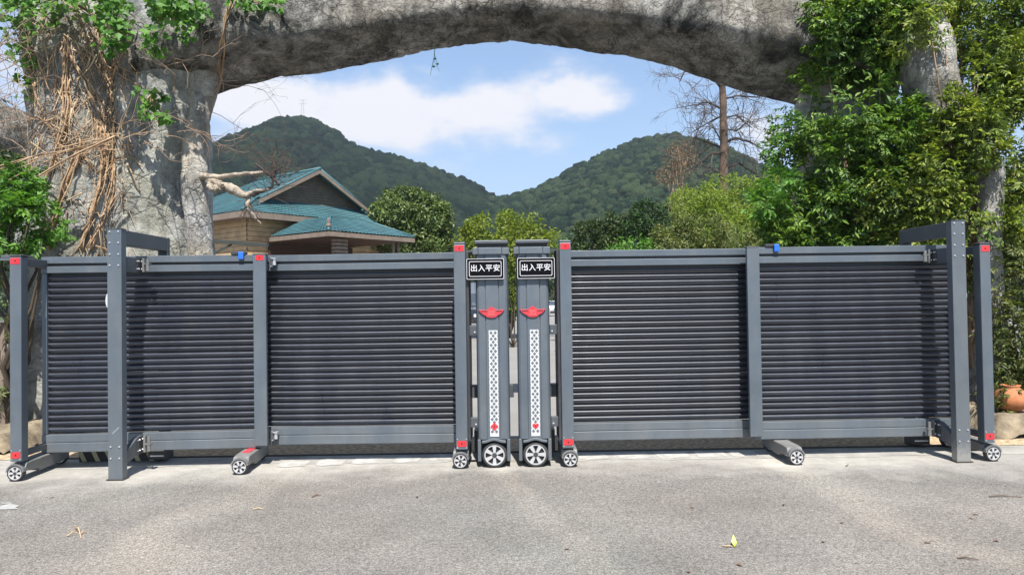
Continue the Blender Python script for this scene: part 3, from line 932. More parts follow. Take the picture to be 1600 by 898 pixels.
# inner left: X -2.33 .. -.47 ; inner right mirrored
make_leaf((-2.42, 7.10), (-.46, 7.07), 'inner louvred gate panel just left of the twin columns', [], [(1.94, -.37, .06, 0)],
          front_post=(1.955, -.40, .105, .17, 2.015, -.04), brackets=[(2.01, 1.235, 1), (2.01, .40, 1)], roller=[(.14, .26), (.14, 1.9)], stiles=(2, 2))
make_leaf((.47, 7.07), (2.34, 7.12), 'inner louvred gate panel just right of the twin columns', [], [(.02, -.37, .06, 0)],
          front_post=(.005, -.40, .105, .17, 2.02, -.04), brackets=[(-.05, 1.235, -1), (-.05, .40, -1)], roller=[(1.80, .26), (1.80, 1.9)], stiles=(2, 2))
make_leaf((-4.36, 6.87), (-2.31, 6.97), 'outer left louvred gate panel passing behind the tall left post', [(2.006, .118, 1.965, .19, 1)],
          [(0.005, -.40, .30, 0), (1.91, -.37, .27, 1)], front_post=(.022, -.45, .097, .175, 1.945, .02), blue=1.83, stiles=(1, 0))
make_leaf((2.26, 7.00), (4.24, 7.05), 'outer right louvred gate panel passing behind the tall right post', [(.0, .118, 1.965, .20, 0)],
          [(.245, -.36, .27, 0), (2.02, -.37, .30, 0)], front_post=(1.975, -.43, .095, .175, 1.94, .02), blue=.235, stiles=(0, 1))

# white round discs behind the tall posts
for X, Y, Z, lab in ((-3.53, 6.50, 1.555, 'white round disc beside the tall left post'), (4.075, 6.70, 1.49, 'white round disc beside the tall right post')):
    m = MB(); m.cyl((0, -.012, 0), (0, .012, 0), .055, n=28)
    o = m.obj('round_disc', M['white'], bevel=.004, loc=(X, Y, Z))
    o.scale = (.75, 1, 1.45)
    tag(o, lab, 'reflector disc')


# ------------------------------------------------------------------ guide portals
def make_portal(X, Y, inn, depth, H, label):
    """inn=+1: gate middle lies to the right of this portal"""
    t = thing('guide_portal', label, 'gate portal', (X, Y, 0), 0, 'tall guide portals straddling the gate')
    w = .062
    m = MB(); m.box(-w, w, 0, .085, .0, H); fp = m.obj('front_post', M['frame'], t, bevel=.004)
    m = MB(); m.box(-w - .003, w + .003, -.003, .09, H, H + .006); m.obj('post_cap', M['frame2'], fp)
    m = MB(); m.box(-.075, .075, -.014, .10, .0055, .011); m.obj('base_plate', M['track'], fp)
    if inn < 0:
        fp.data.materials.clear(); fp.data.materials.append(M['dusty'])
    else:
        m = MB()
        for q in range(5):
            x0_, z0_ = -.025 + q * .012, .40 + q * .011
            m.add([(x0_, -.0012, z0_), (x0_ + .014, -.0012, z0_ + .004), (x0_ + .012, -.0012, z0_ + .018), (x0_ - .001, -.0012, z0_ + .011)], [(0, 1, 2, 3)])
        m.obj('scuff_mark', M['scuff'], fp)['kind'] = 'stuff'
    for dz in (.022, .118, .218, .315):
        for sx in (-1, 1):
            bolt(fp, sx * .038, -.001, H - dz)
    for z in (.29, .19):
        for sx in (-1, 1):
            bolt(fp, sx * .038, -.001, z)
    x0, x1 = sorted((inn * .062, -inn * .03))
    m = MB(); m.box(x0, x1, .087, depth - .002, H - .135, H - .004); m.obj('top_beam', M['frame2'], t, bevel=.004)
    m = MB(); m.box(x0 - .002, x1 + .002, depth, depth + .055, .0, H - .002); rp = m.obj('rear_post', M['frame2'], t, bevel=.004)
    m = MB(); m.box(x0 - .03, x1 + .05, depth - .16, depth - .002, .03, .16); m.obj('roller_base', M['cap'], rp, bevel=.003)
    m = MB(); m.box(x0 - .01, x1 + .03, depth - .165, depth - .158, .060, .072); m.box(x0 - .01, x1 + .03, depth - .165, depth - .158, .115, .127)
    m.obj('base_strip', M['steel'], rp)
    for z0, z1 in ((H - .37, H - .235), (.165, .325)):
        m = MB()
        xa, xb = sorted((inn * .058, inn * .012))
        ydp = .36 if inn > 0 else .34
        if z0 > 1:
            m.box(xa, xb, .087, ydp, z0, z1)
        else:
            m.prism_x([(.087, z0 - .04), (.087, z1 - .09), (.26, z1 - .01), (ydp, z1), (ydp, z0), (.25, z0 - .005)], xa, xb)
        br = m.obj('guide_bracket', M['frame2'], t, bevel=.003)
        fx = inn * .0585
        m = MB(); xa, xb = sorted((fx, fx + inn * .008))
        m.box(xa, xb, ydp - .09, ydp + .02, z0 + .005, z1 - .002); m.obj('bolt_plate', M['cap'], br, bevel=.002)
        for yy in (ydp - .07, ydp - .02):
            for zz in (z0 + .035, z1 - .03):
                bolt(br, fx + inn * .009, yy, zz, (0, 0, R(90 * inn)))
                bolt(br, xa if inn < 0 else xb, ydp - .092, zz, None, .9)
        m = MB(); xa, xb = sorted((inn * .078, inn * .098)); m.box(xa, xb, ydp - .03, ydp + .0, z0 + .01, z1)
        m.cyl((inn * .13, ydp - .03, z0 + .02), (inn * .13, ydp - .03, z0 + .075), .018, n=12)
        m.cyl((inn * .13, ydp - .03, z0 + .09), (inn * .13, ydp - .03, z1 - .01), .014, n=12)
        m.box(*sorted((inn * .098, inn * .152)), ydp - .045, ydp + .0, z0 + .078, z0 + .088)
        m.obj('guide_roller', M['trolley'], br)
    return t


make_portal(-3.455, 6.42, 1, .86, 2.175, 'tall left guide portal with scuffed front post and bolted cross beam')
make_portal(4.01, 6.62, -1, .84, 2.160, 'tall right guide portal with dusty pale foot')
# dust on the foot of the right portal / scuff on left are in the paint wear

# hazard board behind left portal
hb = thing('hazard_board', 'low cream and black striped board behind the tall left post', 'hazard board', (-4.2, 7.16, 0))
m = MB(); m.box(0, .78, 0, .03, .01, .125); m.obj('board', M['black'], hb)
for k in range(6):
    x = .03 + k * .13
    m = MB(); m.prism_y([(x, .014), (x + .045, .014), (x - .005 + .0, .121), (x - .05 + .0, .121)], -.002, -.0005)
    m.obj('stripe', M['stripe'], hb)

# ------------------------------------------------------------------ rock arch
def rock_tube(path, rads, nseg, nlen, amp, squash=1.0, seed=0, bark=0.03, lobes=None):
    path = np.array(path, float); rads = np.array(rads, float)
    t = np.concatenate([[0], np.cumsum(np.linalg.norm(np.diff(path, axis=0), axis=1))]); t /= t[-1]
    tt = np.linspace(0, 1, nlen)
    # smooth interpolation
    def interp(vals):
        out = np.interp(tt, t, vals)
        for _ in range(max(3, nlen // 12)):
            out[1:-1] = (out[:-2] + 2 * out[1:-1] + out[2:]) / 4
        return out
    c = np.stack([interp(path[:, i]) for i in range(3)], -1); r = interp(rads)
    d = np.gradient(c, axis=0); d /= np.linalg.norm(d, axis=1)[:, None]
    up = np.array([0, 1., 0]); a = up - d * (d @ up)[:, None]; a /= np.linalg.norm(a, axis=1)[:, None]
    b = np.cross(d, a)
    th = np.linspace(0, 2 * np.pi, nseg, endpoint=False)
    dirs = a[:, None, :] * np.cos(th)[None, :, None] * squash + b[:, None, :] * np.sin(th)[None, :, None]
    rr = r[:, None] * np.ones(nseg)[None, :]
    if lobes is not None:
        rr = rr * (1 + lobes(th[None, :], tt[:, None]))
    pos = c[:, None, :] + dirs * rr[..., None]
    n1 = fbm(pos * .9 + seed, 4); n2 = fbm(pos * np.array([3.2, 3.2, .8]) + seed * 2, 4); n3 = fbm(pos * 9 + seed, 3)
    ridge = 1 - np.abs(fbm(pos * np.array([2.4, 2.4, 1.3]) + seed * 3 + 50, 3)) * 3.0
    disp = amp * n1 + bark * n2 * 1.6 + .014 * n3 - .05 * np.clip(ridge - .75, 0, 1) * (bark > .01)
    pos = pos + dirs * disp[..., None]
    V = pos.reshape(-1, 3)
    i = np.arange(nlen - 1)[:, None]; k = np.arange(nseg)[None, :]; k2 = (k + 1) % nseg
    Fc = np.stack([i * nseg + k, i * nseg + k2, (i + 1) * nseg + k2, (i + 1) * nseg + k], -1).reshape(-1, 4)
    return V, Fc[:, ::-1]


def Z(px, py, Y):
    return tuple(P(px, py, Y))


arch = thing('rock_arch', 'cement gateway arch modelled like a giant grey banyan trunk behind the gate', 'arch', (0, 9.6, 0))
surf = []          # (V, F) of everything vines may lie on


def arch_part(name, mat, V, Fc):
    o = mesh_obj(name, V, Fc, mat, arch, True, smooth=True)
    surf.append((V, Fc)); return o


def ground_pt(px, Y):
    X = P(px, 449, Y).x
    return (X, Y, -.1)


# left trunk: two lobes and a pale root on the right
V, Fc = rock_tube([ground_pt(118, 9.4), Z(122, 380, 9.4), Z(125, 250, 9.4), Z(125, 130, 9.45), Z(118, 20, 9.5), Z(105, -150, 9.6)],
                  [.80, .68, .60, .58, .62, .7], 220, 300, .13, .9, 3, .05)
arch_part('trunk', M['rock'], V, Fc)
V, Fc = rock_tube([ground_pt(240, 9.8), Z(242, 380, 9.7), Z(246, 250, 9.65), Z(252, 150, 9.65), Z(258, 60, 9.65), Z(240, -120, 9.7)],
                  [.88, .76, .66, .64, .76, .9], 200, 280, .10, .9, 9, .035)
arch_part('trunk', M['rock'], V, Fc)
V, Fc = rock_tube([ground_pt(312, 9.2), Z(314, 390, 9.2), Z(312, 350, 9.2), Z(302, 310, 9.22), Z(306, 275, 9.25), Z(303, 230, 9.3), Z(312, 180, 9.4), Z(318, 120, 9.5)],
                  [.17, .145, .15, .155, .17, .15, .14, .22], 64, 240, .03, 1, 21, .02)
arch_part('root', M['rockpale'], V, Fc)
# crossbeam
beam_low = [(230, 172), (300, 150), (340, 133), (400, 118), (500, 107), (600, 88), (700, 70), (800, 60), (900, 68), (1000, 84), (1100, 110), (1200, 140), (1260, 156), (1340, 175)]
pth = []; rad = []
for px, py in beam_low:
    r = float(np.interp(px, [230, 400, 600, 800, 1000, 1150, 1340], [.70, .66, .54, .50, .58, .78, .80]))
    p = P(px, py, 9.6); pth.append((p.x, 9.6, p.z + r * 1.05)); rad.append(r)


def squarish(th, tt):
    t2 = th + R(14)
    return .88 / (np.abs(np.cos(t2)) ** 5.5 + np.abs(np.sin(t2)) ** 5.5) ** (1 / 5.5) - 1 + 0 * tt


V, Fc = rock_tube(pth, rad, 260, 620, .06, 1, 5, .014, squarish)
arch_part('crossbeam', M['rocktan'], V, Fc)
# right trunk and limbs
V, Fc = rock_tube([ground_pt(1322, 9.9), Z(1320, 390, 9.9), Z(1312, 300, 9.9), Z(1316, 180, 9.8), Z(1330, 60, 9.7), Z(1340, -120, 9.7)],
                  [.80, .70, .62, .58, .75, .8], 160, 200, .12, .85, 14, .04)
arch_part('trunk', M['rock'], V, Fc)
V, Fc = rock_tube([Z(1330, -80, 9.0), Z(1400, 0, 8.9), Z(1440, 60, 8.75), Z(1452, 120, 8.7), Z(1460, 190, 8.9), Z(1490, 330, 9.4), ground_pt(1510, 9.8)],
                  [.55, .38, .32, .30, .29, .33, .5], 120, 220, .07, 1, 31, .03)
arch_part('limb', M['rockpale'], V, Fc)
V, Fc = rock_tube([Z(1480, 150, 8.9), Z(1525, 215, 8.6), Z(1548, 270, 8.5), Z(1545, 380, 8.5), ground_pt(1552, 8.6)], [.2, .15, .14, .13, .2], 64, 160, .03, 1, 41, .02)
arch_part('limb', M['rockpale'], V, Fc)
# limb leaving to the left
V, Fc = rock_tube([Z(-220, 90, 10.6), Z(-60, 165, 10.4), Z(10, 200, 10.2), Z(75, 222, 10.0), Z(130, 260, 9.8)], [.36, .30, .27, .26, .3], 80, 160, .05, 1, 51, .02)
arch_part('limb', M['rocktan'], V, Fc)

allV = []; allF = []; base = 0
for V, Fc in surf:
    allV.append(V); allF.append(Fc + base); base += len(V)
bvh = BVHTree.FromPolygons([tuple(v) for v in np.concatenate(allV)], [tuple(int(i) for i in f) for f in np.concatenate(allF)])


def on_surf(px, py, off=.02, default=9.2):
    """front surface of the arch seen at this spot"""
    o = Vector((0, 0, CAM_Z)); d = (P(px, py, 9) - o).normalized()
    h = bvh.ray_cast(o, d)
    if h[0] is None:
        return P(px, py, default), Vector((0, -1, 0))
    n = h[1] if h[1].dot(d) < 0 else -h[1]
    return h[0] + n * off, n


# broken dead branch on the root
db = thing('broken_branch', 'bleached broken dead branch with brittle twigs sticking out of the trunk', 'branch', Z(330, 280, 9.1))


def jag_tube(m, pts, rads, n=9, sub=5, jit=.12, seed=1):
    rs = random.Random(seed); P2 = []; R2 = []
    for i in range(len(pts) - 1):
        for k in range(sub):
            f = k / sub; a, b = Vector(pts[i]), Vector(pts[i + 1]); r = rads[i] * (1 - f) + rads[i + 1] * f
            P2.append(a.lerp(b, f) + Vector((rs.uniform(-1, 1), rs.uniform(-1, 1), rs.uniform(-1, 1))) * r * jit * 2)
            R2.append(r * (1 + rs.uniform(-jit, jit)))
    P2.append(Vector(pts[-1])); R2.append(rads[-1]); m.tube(P2, R2, n)


m = MB()
jag_tube(m, [Z(314, 276, 9.15), Z(335, 277, 9.05), Z(375, 272, 8.95), Z(414, 270, 8.9)], [.045, .036, .028, .020], 7, 5, .13, 1)
jag_tube(m, [Z(322, 282, 9.1), Z(340, 286, 9.0), Z(362, 296, 8.95), Z(388, 308, 8.9)], [.035, .045, .060, .035], 7, 5, .13, 2)
jag_tube(m, [Z(384, 306, 8.9), Z(398, 299, 8.88), Z(421, 296, 8.85)], [.035, .025, .012], 7, 5, .13, 3)
jag_tube(m, [Z(326, 284, 9.0), Z(330, 296, 8.95), Z(342, 296, 8.93), Z(350, 288, 8.92)], [.03, .04, .03, .018], 8, 7, .3, 4)
jag_tube(m, [Z(386, 309, 8.9), Z(390, 330, 8.88), Z(408, 350, 8.85)], [.03, .022, .010], 7, 7, .25, 5)
m.obj('bleached_wood', M['wood_dead'], db, world=True, smooth=True)
m = MB()
jag_tube(m, [Z(392, 306, 8.9), Z(425, 292, 8.85), Z(430, 262, 8.8), Z(424, 230, 8.8)], [.022, .02, .014, .006], 7, 5, .2, 7)
jag_tube(m, [Z(398, 255, 8.8), Z(425, 275, 8.82), Z(436, 290, 8.84)], [.014, .016, .02], 7, 5, .2, 8)
rs = random.Random(5)
for k in range(120):
    if k < 85:
        a = P(rs.gauss(428, 14), rs.gauss(268, 16), rs.uniform(8.6, 9.0)); d = Vector((rs.gauss(0, .22), rs.gauss(0, .1), rs.gauss(.10, .13)))
    else:
        a = P(rs.gauss(390, 7), rs.gauss(322, 10), rs.uniform(8.75, 8.95)); d = Vector((rs.gauss(.02, .1), rs.gauss(0, .05), rs.gauss(-.06, .08)))
    b = a + d
    m.tube([a, a.lerp(b, .5) + Vector((rs.gauss(0, .02), 0, rs.gauss(0, .02))), b], [.0045, .0035, .002], 4)
o = m.obj('twigs', M['twig'], db, world=True); o['kind'] = 'stuff'


# ------------------------------------------------------------------ vines
def vine_path(pts, jit, rs, off=.03, hug=True, sub=6, default=9.0):
    out = []
    for i in range(len(pts) - 1):
        for k in range(sub):
            f = k / sub
            x = pts[i][0] * (1 - f) + pts[i + 1][0] * f + rs.gauss(0, jit); y = pts[i][1] * (1 - f) + pts[i + 1][1] * f + rs.gauss(0, jit * .5)
            if hug:
                p, n = on_surf(x, y, off + rs.uniform(0, .03), default)
            else:
                p = P(x, y, default + rs.gauss(0, .03))
            out.append(p)
    # smooth depth
    for _ in range(3):
        for i in range(1, len(out) - 1):
            out[i] = (out[i - 1] + out[i] * 2 + out[i + 1]) / 4
    return out


rs = random.Random(3)
VINES = [([(130, 220), (118, 255), (100, 300), (82, 350), (75, 395)], .045, 'thick tan vine slanting down the left lobe of the trunk'),
         ([(160, 200), (160, 250), (155, 300), (140, 350), (122, 398)], .040, 'ropy orange vine running down the middle of the left trunk'),
         ([(165, 210), (178, 260), (176, 300), (158, 345), (135, 398)], .032, 'curving vine bowed out beside the dark cleft of the left trunk'),
         ([(100, 60), (103, 110), (108, 170), (95, 235), (70, 290), (62, 330)], .034, 'gnarled brown vine along the outer edge of the left trunk'),
         ([(110, 90), (135, 130), (150, 170), (165, 215)], .028, 'slender vine crossing the upper left trunk toward the knot'),
         ([(365, 0), (352, 40), (345, 75), (338, 120), (335, 145)], .020, 'orange vine hanging over the left end of the crossbeam')]
for pts, r, lab in VINES:
    root = thing('woody_vine', lab, 'vine', tuple(on_surf(*pts[-1])[0]), 0, 'dry vines on the left trunk')
    m = MB()
    for q in range(5):
        off = [(p[0] + rs.gauss(0, 3.4), p[1]) for p in pts]
        path = vine_path(off, 2.0, rs, .01 + .012 * q)
        rr = [r * (.75 if q == 0 else rs.uniform(.18, .42)) * (1 - .25 * i / len(path)) * .8 for i in range(len(path))]
        m.tube(path, rr, 7)
    m.obj('stem', M['vine'], root, world=True, smooth=True)

# fine tangle over the trunk and knot
m = MB(); m2 = MB(); m3 = MB()
for k in range(700):
    x = rs.uniform(50, 205); y = rs.uniform(20, 395)
    if y > 260 and rs.random() < .66:
        continue
    if 70 < x < 120 and y > 250 and rs.random() < .7:
        continue
    ln = rs.uniform(14, 75); ang = rs.gauss(math.pi / 2, .55)
    if abs(y - 215) < 35:
        ang = rs.uniform(0, math.pi); ln *= .9
    bend = rs.gauss(0, .5); pts = []
    for s in range(8):
        a = ang + bend * s / 7; pts.append((x, y)); x += math.cos(a) * ln / 7; y += math.sin(a) * ln / 7
    path = [on_surf(a, b, rs.uniform(.01, .09))[0] for a, b in pts if 42 < a < 232 and b < 420]
    if len(path) < 4: continue
    for _ in range(2):
        for i in range(1, len(path) - 1): path[i] = (path[i - 1] + path[i] * 2 + path[i + 1]) / 4
    r = rs.choice([.0025, .003, .004, .005, .007, .011])
    rs.choice([m, m, m2, m3]).tube(path, [r * (1 - .5 * i / len(path)) for i in range(len(path))], 5)
tag(m.obj('vine_tangle', M['vine'], smooth=True), kind='stuff')
tag(m2.obj('vine_tangle', M['vine2'], smooth=True), kind='stuff')
tag(m3.obj('vine_tangle', M['vine3'], smooth=True), kind='stuff')

# spray of canes reaching left from the knot
root = thing('arching_canes', 'long pale canes arching from the trunk knot to the left edge', 'vine', Z(150, 225, 8.7))
m = MB()
for k in range(8):
    a = (rs.gauss(165, 15), rs.gauss(222, 8)); b = (-60 + rs.gauss(0, 10), rs.uniform(285, 375)); c = ((a[0] + b[0]) / 2, (a[1] + b[1]) / 2 - rs.uniform(8, 34))
    Y0, Y1 = 8.55, 8.0; path = []
    for i in range(14):
        f = i / 13; x = a[0] * (1 - f) ** 2 + 2 * c[0] * f * (1 - f) + b[0] * f * f; y = a[1] * (1 - f) ** 2 + 2 * c[1] * f * (1 - f) + b[1] * f * f
        path.append(P(x + rs.gauss(0, .6), y + rs.gauss(0, .6), Y0 * (1 - f) + Y1 * f))
    r = rs.choice([.005, .007, .011]); m.tube(path, [r * (1 - .5 * i / 13) for i in range(14)], 5)
o = m.obj('cane', M['vine'], root, world=True, smooth=True)
# knot fringe
root = thing('vine_knot', 'bushy knot of dry tan shoots in the middle of the left trunk', 'vine', Z(160, 215, 8.7))
m = MB()
for k in range(34):
    a = P(rs.gauss(150, 38), rs.gauss(213, 10), 8.7 + rs.uniform(-.1, .1))
    d = Vector((rs.gauss(0, .20), rs.uniform(-.12, .05), rs.gauss(.02, .12))); b = a + d
    mid = a.lerp(b, .5) + Vector((0, 0, rs.uniform(-.05, .08)))
    m.tube([a, mid, b], [.005, .004, .002], 4)
m.obj('shoots', M['vine'], root, world=True)['kind'] = 'stuff'


def twig_cloud(name, label, cat, pts_fn, n, mat, r=.004, seed=1, depthlev=3, length=.5, group=None):
    """recursive bare twigs"""
    rs = random.Random(seed)
    m = MB()

    def grow(p, d, L, r, lev):
        path = [p]; q = p.copy(); dd = d.copy()
        ns = 5
        for i in range(ns):
            dd = (dd + Vector((rs.gauss(0, .22), rs.gauss(0, .22), rs.gauss(0, .22)))).normalized(); q = q + dd * (L / ns); path.append(q.copy())
            if lev > 0 and i > 0 and rs.random() < .8:
                sd = (dd + Vector((rs.gauss(0, .7), rs.gauss(0, .7), rs.gauss(0, .7)))).normalized()
                grow(q.copy(), sd, L * rs.uniform(.4, .7), r * .62, lev - 1)
        m.tube(path, [r * (1 - .6 * i / ns) for i in range(ns + 1)], 4)
    for k in range(n):
        p, d = pts_fn(rs); grow(p, d, length * rs.uniform(.6, 1.2), r, depthlev)
    p, d = pts_fn(rs)
    if name is None:
        return m
    root = thing(name, label, cat, tuple(p), 0, group)
    o = m.obj('twigs', mat, root, world=True); o['kind'] = 'stuff'
    return root


twig_cloud('bare_twigs', 'bare grey twigs against the sky at the upper left edge', 'twigs',
           lambda rs: (P(rs.uniform(-80, 10), rs.uniform(60, 230), rs.uniform(8.2, 9.2)), Vector((rs.uniform(.2, 1), rs.gauss(0, .3), rs.gauss(.15, .5))).normalized()), 26, M['vine2'], .006, 4, 2, .7)
twig_cloud('hanging_twigs', 'thin bare tendrils hanging under the left end of the crossbeam', 'twigs',
           lambda rs: (P(rs.uniform(322, 350), rs.uniform(125, 235), rs.uniform(8.9, 9.2)), Vector((1, rs.gauss(0, .3), rs.gauss(0, .35))).normalized()), 7, M['twig'], .0045, 8, 2, .85)
twig_cloud('loose_tendrils', 'loose pale tendrils curling over the front of the left trunk', 'twigs',
           lambda rs: (P(rs.uniform(190, 290), rs.uniform(90, 230), rs.uniform(8.4, 8.7)), Vector((rs.gauss(.3, .7), rs.uniform(-.5, .1), rs.gauss(-.1, .6))).normalized()), 9, M['vine2'], .006, 12, 2, .6)
hg = thing('hanging_sprig', 'small green sprig dangling under the crossbeam', 'vine', Z(680, 72, 9.5))
m = MB(); m.tube([Z(680, 72, 9.5), Z(678, 92, 9.48), Z(672, 118, 9.48)], [.006, .005, .003], 4)
m.tube([Z(679, 85, 9.48), Z(684, 104, 9.47)], [.004, .002], 4); m.tube([Z(678, 95, 9.48), Z(687, 112, 9.47)], [.003, .002], 4)
for a, b in ((677, 92), (681, 100), (675, 104)):
    p = P(a, b, 9.47); m.add([p, p + Vector((.025, 0, .015)), p + Vector((.045, 0, -.005)), p + Vector((.02, 0, -.02))], [(0, 1, 2, 3)])
m.obj('stem', M['ivy'], hg, world=True)


# ------------------------------------------------------------------ foliage
def unit(v):
    return v / np.maximum(np.linalg.norm(v, axis=-1, keepdims=True), 1e-9)


def leaf_arrays(pos, axis, nrm, ln, wd, fold=.25):
    """rhombic folded leaves: 2 triangles pairs; returns V,F(tri)"""
    n = len(pos)
    axis = unit(axis); nrm = unit(nrm - axis * np.sum(nrm * axis, -1, keepdims=True)); side = np.cross(axis, nrm)
    ln = np.broadcast_to(np.asarray(ln, float), (n,))[:, None]; wd = np.broadcast_to(np.asarray(wd, float), (n,))[:, None]
    b = pos; tip = pos + axis * ln - nrm * ln * .12
    l = pos + axis * ln * .42 + side * wd * .5 + nrm * wd * fold; r = pos + axis * ln * .42 - side * wd * .5 + nrm * wd * fold
    V = np.stack([b, l, tip, r], 1).reshape(-1, 3)
    i = np.arange(n)[:, None] * 4
    Fc = np.concatenate([i + np.array([[0, 2, 1]]), i + np.array([[0, 3, 2]])], 0)
    return V, Fc


def spray_arrays(org, d, up, pairs, step, ln, wd):
    """pinnate sprays"""
    n = len(org); d = unit(d); up = unit(up - d * np.sum(up * d, -1, keepdims=True)); side = np.cross(d, up)
    Ps, As, Ns, Ls = [], [], [], []
    sc = rng.uniform(.7, 1.25, n)[:, None]
    for k in range(pairs):
        droop = (k / pairs) ** 2 * .5
        c = org + d * step * (k + 1) * sc - up * droop * step * pairs * .4 * sc
        for s in (-1, 1):
            Ps.append(c); As.append(d * .55 + side * s * .85 - up * (.15 + droop * .4) + rng.normal(0, .16, (n, 3))); Ns.append(up + rng.normal(0, .28, (n, 3)))
            Ls.append(ln * sc[:, 0] * rng.uniform(.8, 1.15, n))
    Ps.append(org + d * step * pairs * sc); As.append(d - up * .3); Ns.append(up); Ls.append(ln * sc[:, 0])
    L = np.concatenate(Ls)
    return leaf_arrays(np.concatenate(Ps), np.concatenate(As), np.concatenate(Ns), L, L * wd / ln)


def clump_points(clumps, n, shell=.55, gap=0.0, gfreq=1.6, seed=0, sub=0, subr=.25):
    """points spread through ellipsoids (centre, radii); returns pos, outward dir"""
    r = np.random.default_rng(seed)
    if sub:
        c, o = clump_points(clumps, sub, .62, 0, 1, seed + 5)
        k = r.integers(0, len(c), n)
        sr = (subr * r.uniform(.55, 1.3, len(c)))[k]
        d = unit(r.normal(size=(n, 3)) + o[k] * .5)
        pos = c[k] + d * (sr * (.35 + .65 * r.random(n) ** .5))[:, None]
        out = unit(d + o[k] * .3)
        if gap:
            kk = fbm(pos * gfreq + seed, 3) > gap
            pos, out = pos[kk], out[kk]
        return pos, out
    vol = np.array([a[1][0] * a[1][2] * max(a[1][1], .3) ** .5 for a in clumps]); vol = vol / vol.sum()
    pick = r.choice(len(clumps), n, p=vol)
    c = np.array([tuple(a[0]) for a in clumps])[pick]; rad = np.array([a[1] for a in clumps])[pick]
    d = unit(r.normal(size=(n, 3)))
    rr = shell + (1 - shell) * r.random(n) ** .5
    lump = 1 + .22 * fbm(d * 2.3 + pick[:, None] * 3.1, 3)
    pos = c + d * rad * (rr * lump)[:, None]
    out = unit(d / rad)
    if gap:
        k = fbm(pos * gfreq + seed, 3) > gap
        pos, out = pos[k], out[k]
    return pos, out


def join(parts):
    V = np.concatenate([p[0] for p in parts]); off = 0; Fs = []
    for v, f in parts:
        Fs.append(f + off); off += len(v)
    return V, np.concatenate(Fs)


def stems(root, clumps, foot, mat, r0=.05, seed=1, n=3, name='stem'):
    rs = random.Random(seed); m = MB()
    for c, rad in clumps:
        for k in range(n):
            a = Vector(foot); b = Vector(c) + Vector((rs.gauss(0, rad[0] * .4), rs.gauss(0, rad[1] * .4), rs.uniform(-.2, .7) * rad[2]))
            pts = [a]
            for i in range(1, 7):
                f = i / 6; pts.append(a.lerp(b, f) + Vector((rs.gauss(0, .06), rs.gauss(0, .06), 0)) * (b - a).length * .4 * f * (1 - f) * 4)
            m.tube(pts, [r0 * (1 - .85 * i / 6) for i in range(7)], 6)
    return m.obj(name, mat, root, world=True, smooth=True)


def bush(name, label, cat, clumps, mat, nspr, pairs=0, step=.03, ln=.06, wd=.025, gap=0., gfreq=1.6, shell=.5, seed=0, foot=None,
         group=None, stem_mat=None, r0=.04, crown='foliage', updir=.6, nst=2, trunk='stem', sub=0, subr=.25):
    foot = foot or (clumps[0][0][0], clumps[0][0][1], 0)
    root = thing(name, label, cat, foot, 0, group)
    pos, out = clump_points(clumps, nspr, shell, gap, gfreq, seed, sub, subr)
    n = len(pos)
    if pairs:
        d = out * .7 + rng.normal(0, .55, (n, 3)) + np.array([0, -.15, -.05]); up = out * .5 + np.array([0, -.1, updir]) + rng.normal(0, .25, (n, 3))
        V, Fc = spray_arrays(pos, d, up, pairs, step, ln, wd)
    else:
        d = out * .4 + rng.normal(0, .7, (n, 3)); up = out * .8 + np.array([0, 0, updir]) + rng.normal(0, .5, (n, 3))
        L = ln * rng.uniform(.6, 1.3, n)
        V, Fc = leaf_arrays(pos, d, up, L, L * wd / ln)
    o = mesh_obj(crown, V, Fc, mat, root, True); o['kind'] = 'stuff'
    stems(root, clumps, foot, stem_mat or M['trunk_dark'], r0, seed + 1, nst, trunk)
    return root, (pos, out)


def E(px, py, Y, rx, ry, rz):
    """clump given by where it shows and its size in metres"""
    p = P(px, py, Y); return (tuple(p), (rx, ry, rz))


# individually visible leaves as parts
leaf_srcs = {}


def leaf_src(kind, parent, loc):
    if kind in leaf_srcs:
        return inst(leaf_srcs[kind], parent, loc)
    if kind == 'ivy':       # five-lobed ivy leaf, lightly cupped
        pts = [(0, 0), (.25, -.12), (.52, .08), (.36, .30), (.50, .62), (.20, .58), (0, 1.0), (-.20, .58), (-.50, .62), (-.36, .30), (-.52, .08), (-.25, -.12)]
        V = [(0, .38, -.06)] + [(x, y, .10 * abs(x) * 2 - .10 * y * y) for x, y in pts]
        Fc = [(0, i + 1, (i + 1) % 12 + 1) for i in range(12)]
    else:                   # narrow leaflet
        V = [(0, 0, 0), (.17, .35, .05), (.14, .7, 0), (0, 1, -.15), (-.14, .7, 0), (-.17, .35, .05), (0, .5, -.02)]
        Fc = [(6, i, (i + 1) % 6) for i in range(6)]
    o = mesh_obj('leaf', V, Fc, M['ivy' if kind == 'ivy' else 'wist'], parent, False)
    o.location = loc; leaf_srcs[kind] = o
    return o


def add_leaf_parts(root, pos, out, n, size, kind, seed=0, droop=-.5):
    r = random.Random(seed); idx = np.argsort(pos[:, 1] + np.random.default_rng(seed).normal(0, .06, len(pos)))[:n]
    base = Vector(root.location)
    for i in idx:
        p = Vector(pos[i]) + Vector((0, -.03, 0)); o = leaf_src(kind, root, p - base)
        ax = Vector((r.gauss(0, .6), r.gauss(-.25, .2), r.gauss(droop, .4))).normalized()
        nr = Vector(out[i]) * .5 + Vector((r.gauss(0, .3), -.75, .65)); nr = (nr - ax * nr.dot(ax)).normalized(); sx = ax.cross(nr)
        s = size * r.uniform(.7, 1.3)
        o.rotation_mode = 'QUATERNION'
        o.rotation_quaternion = Matrix((sx, ax, nr)).transposed().to_quaternion()
        o.scale = (s, s, s)


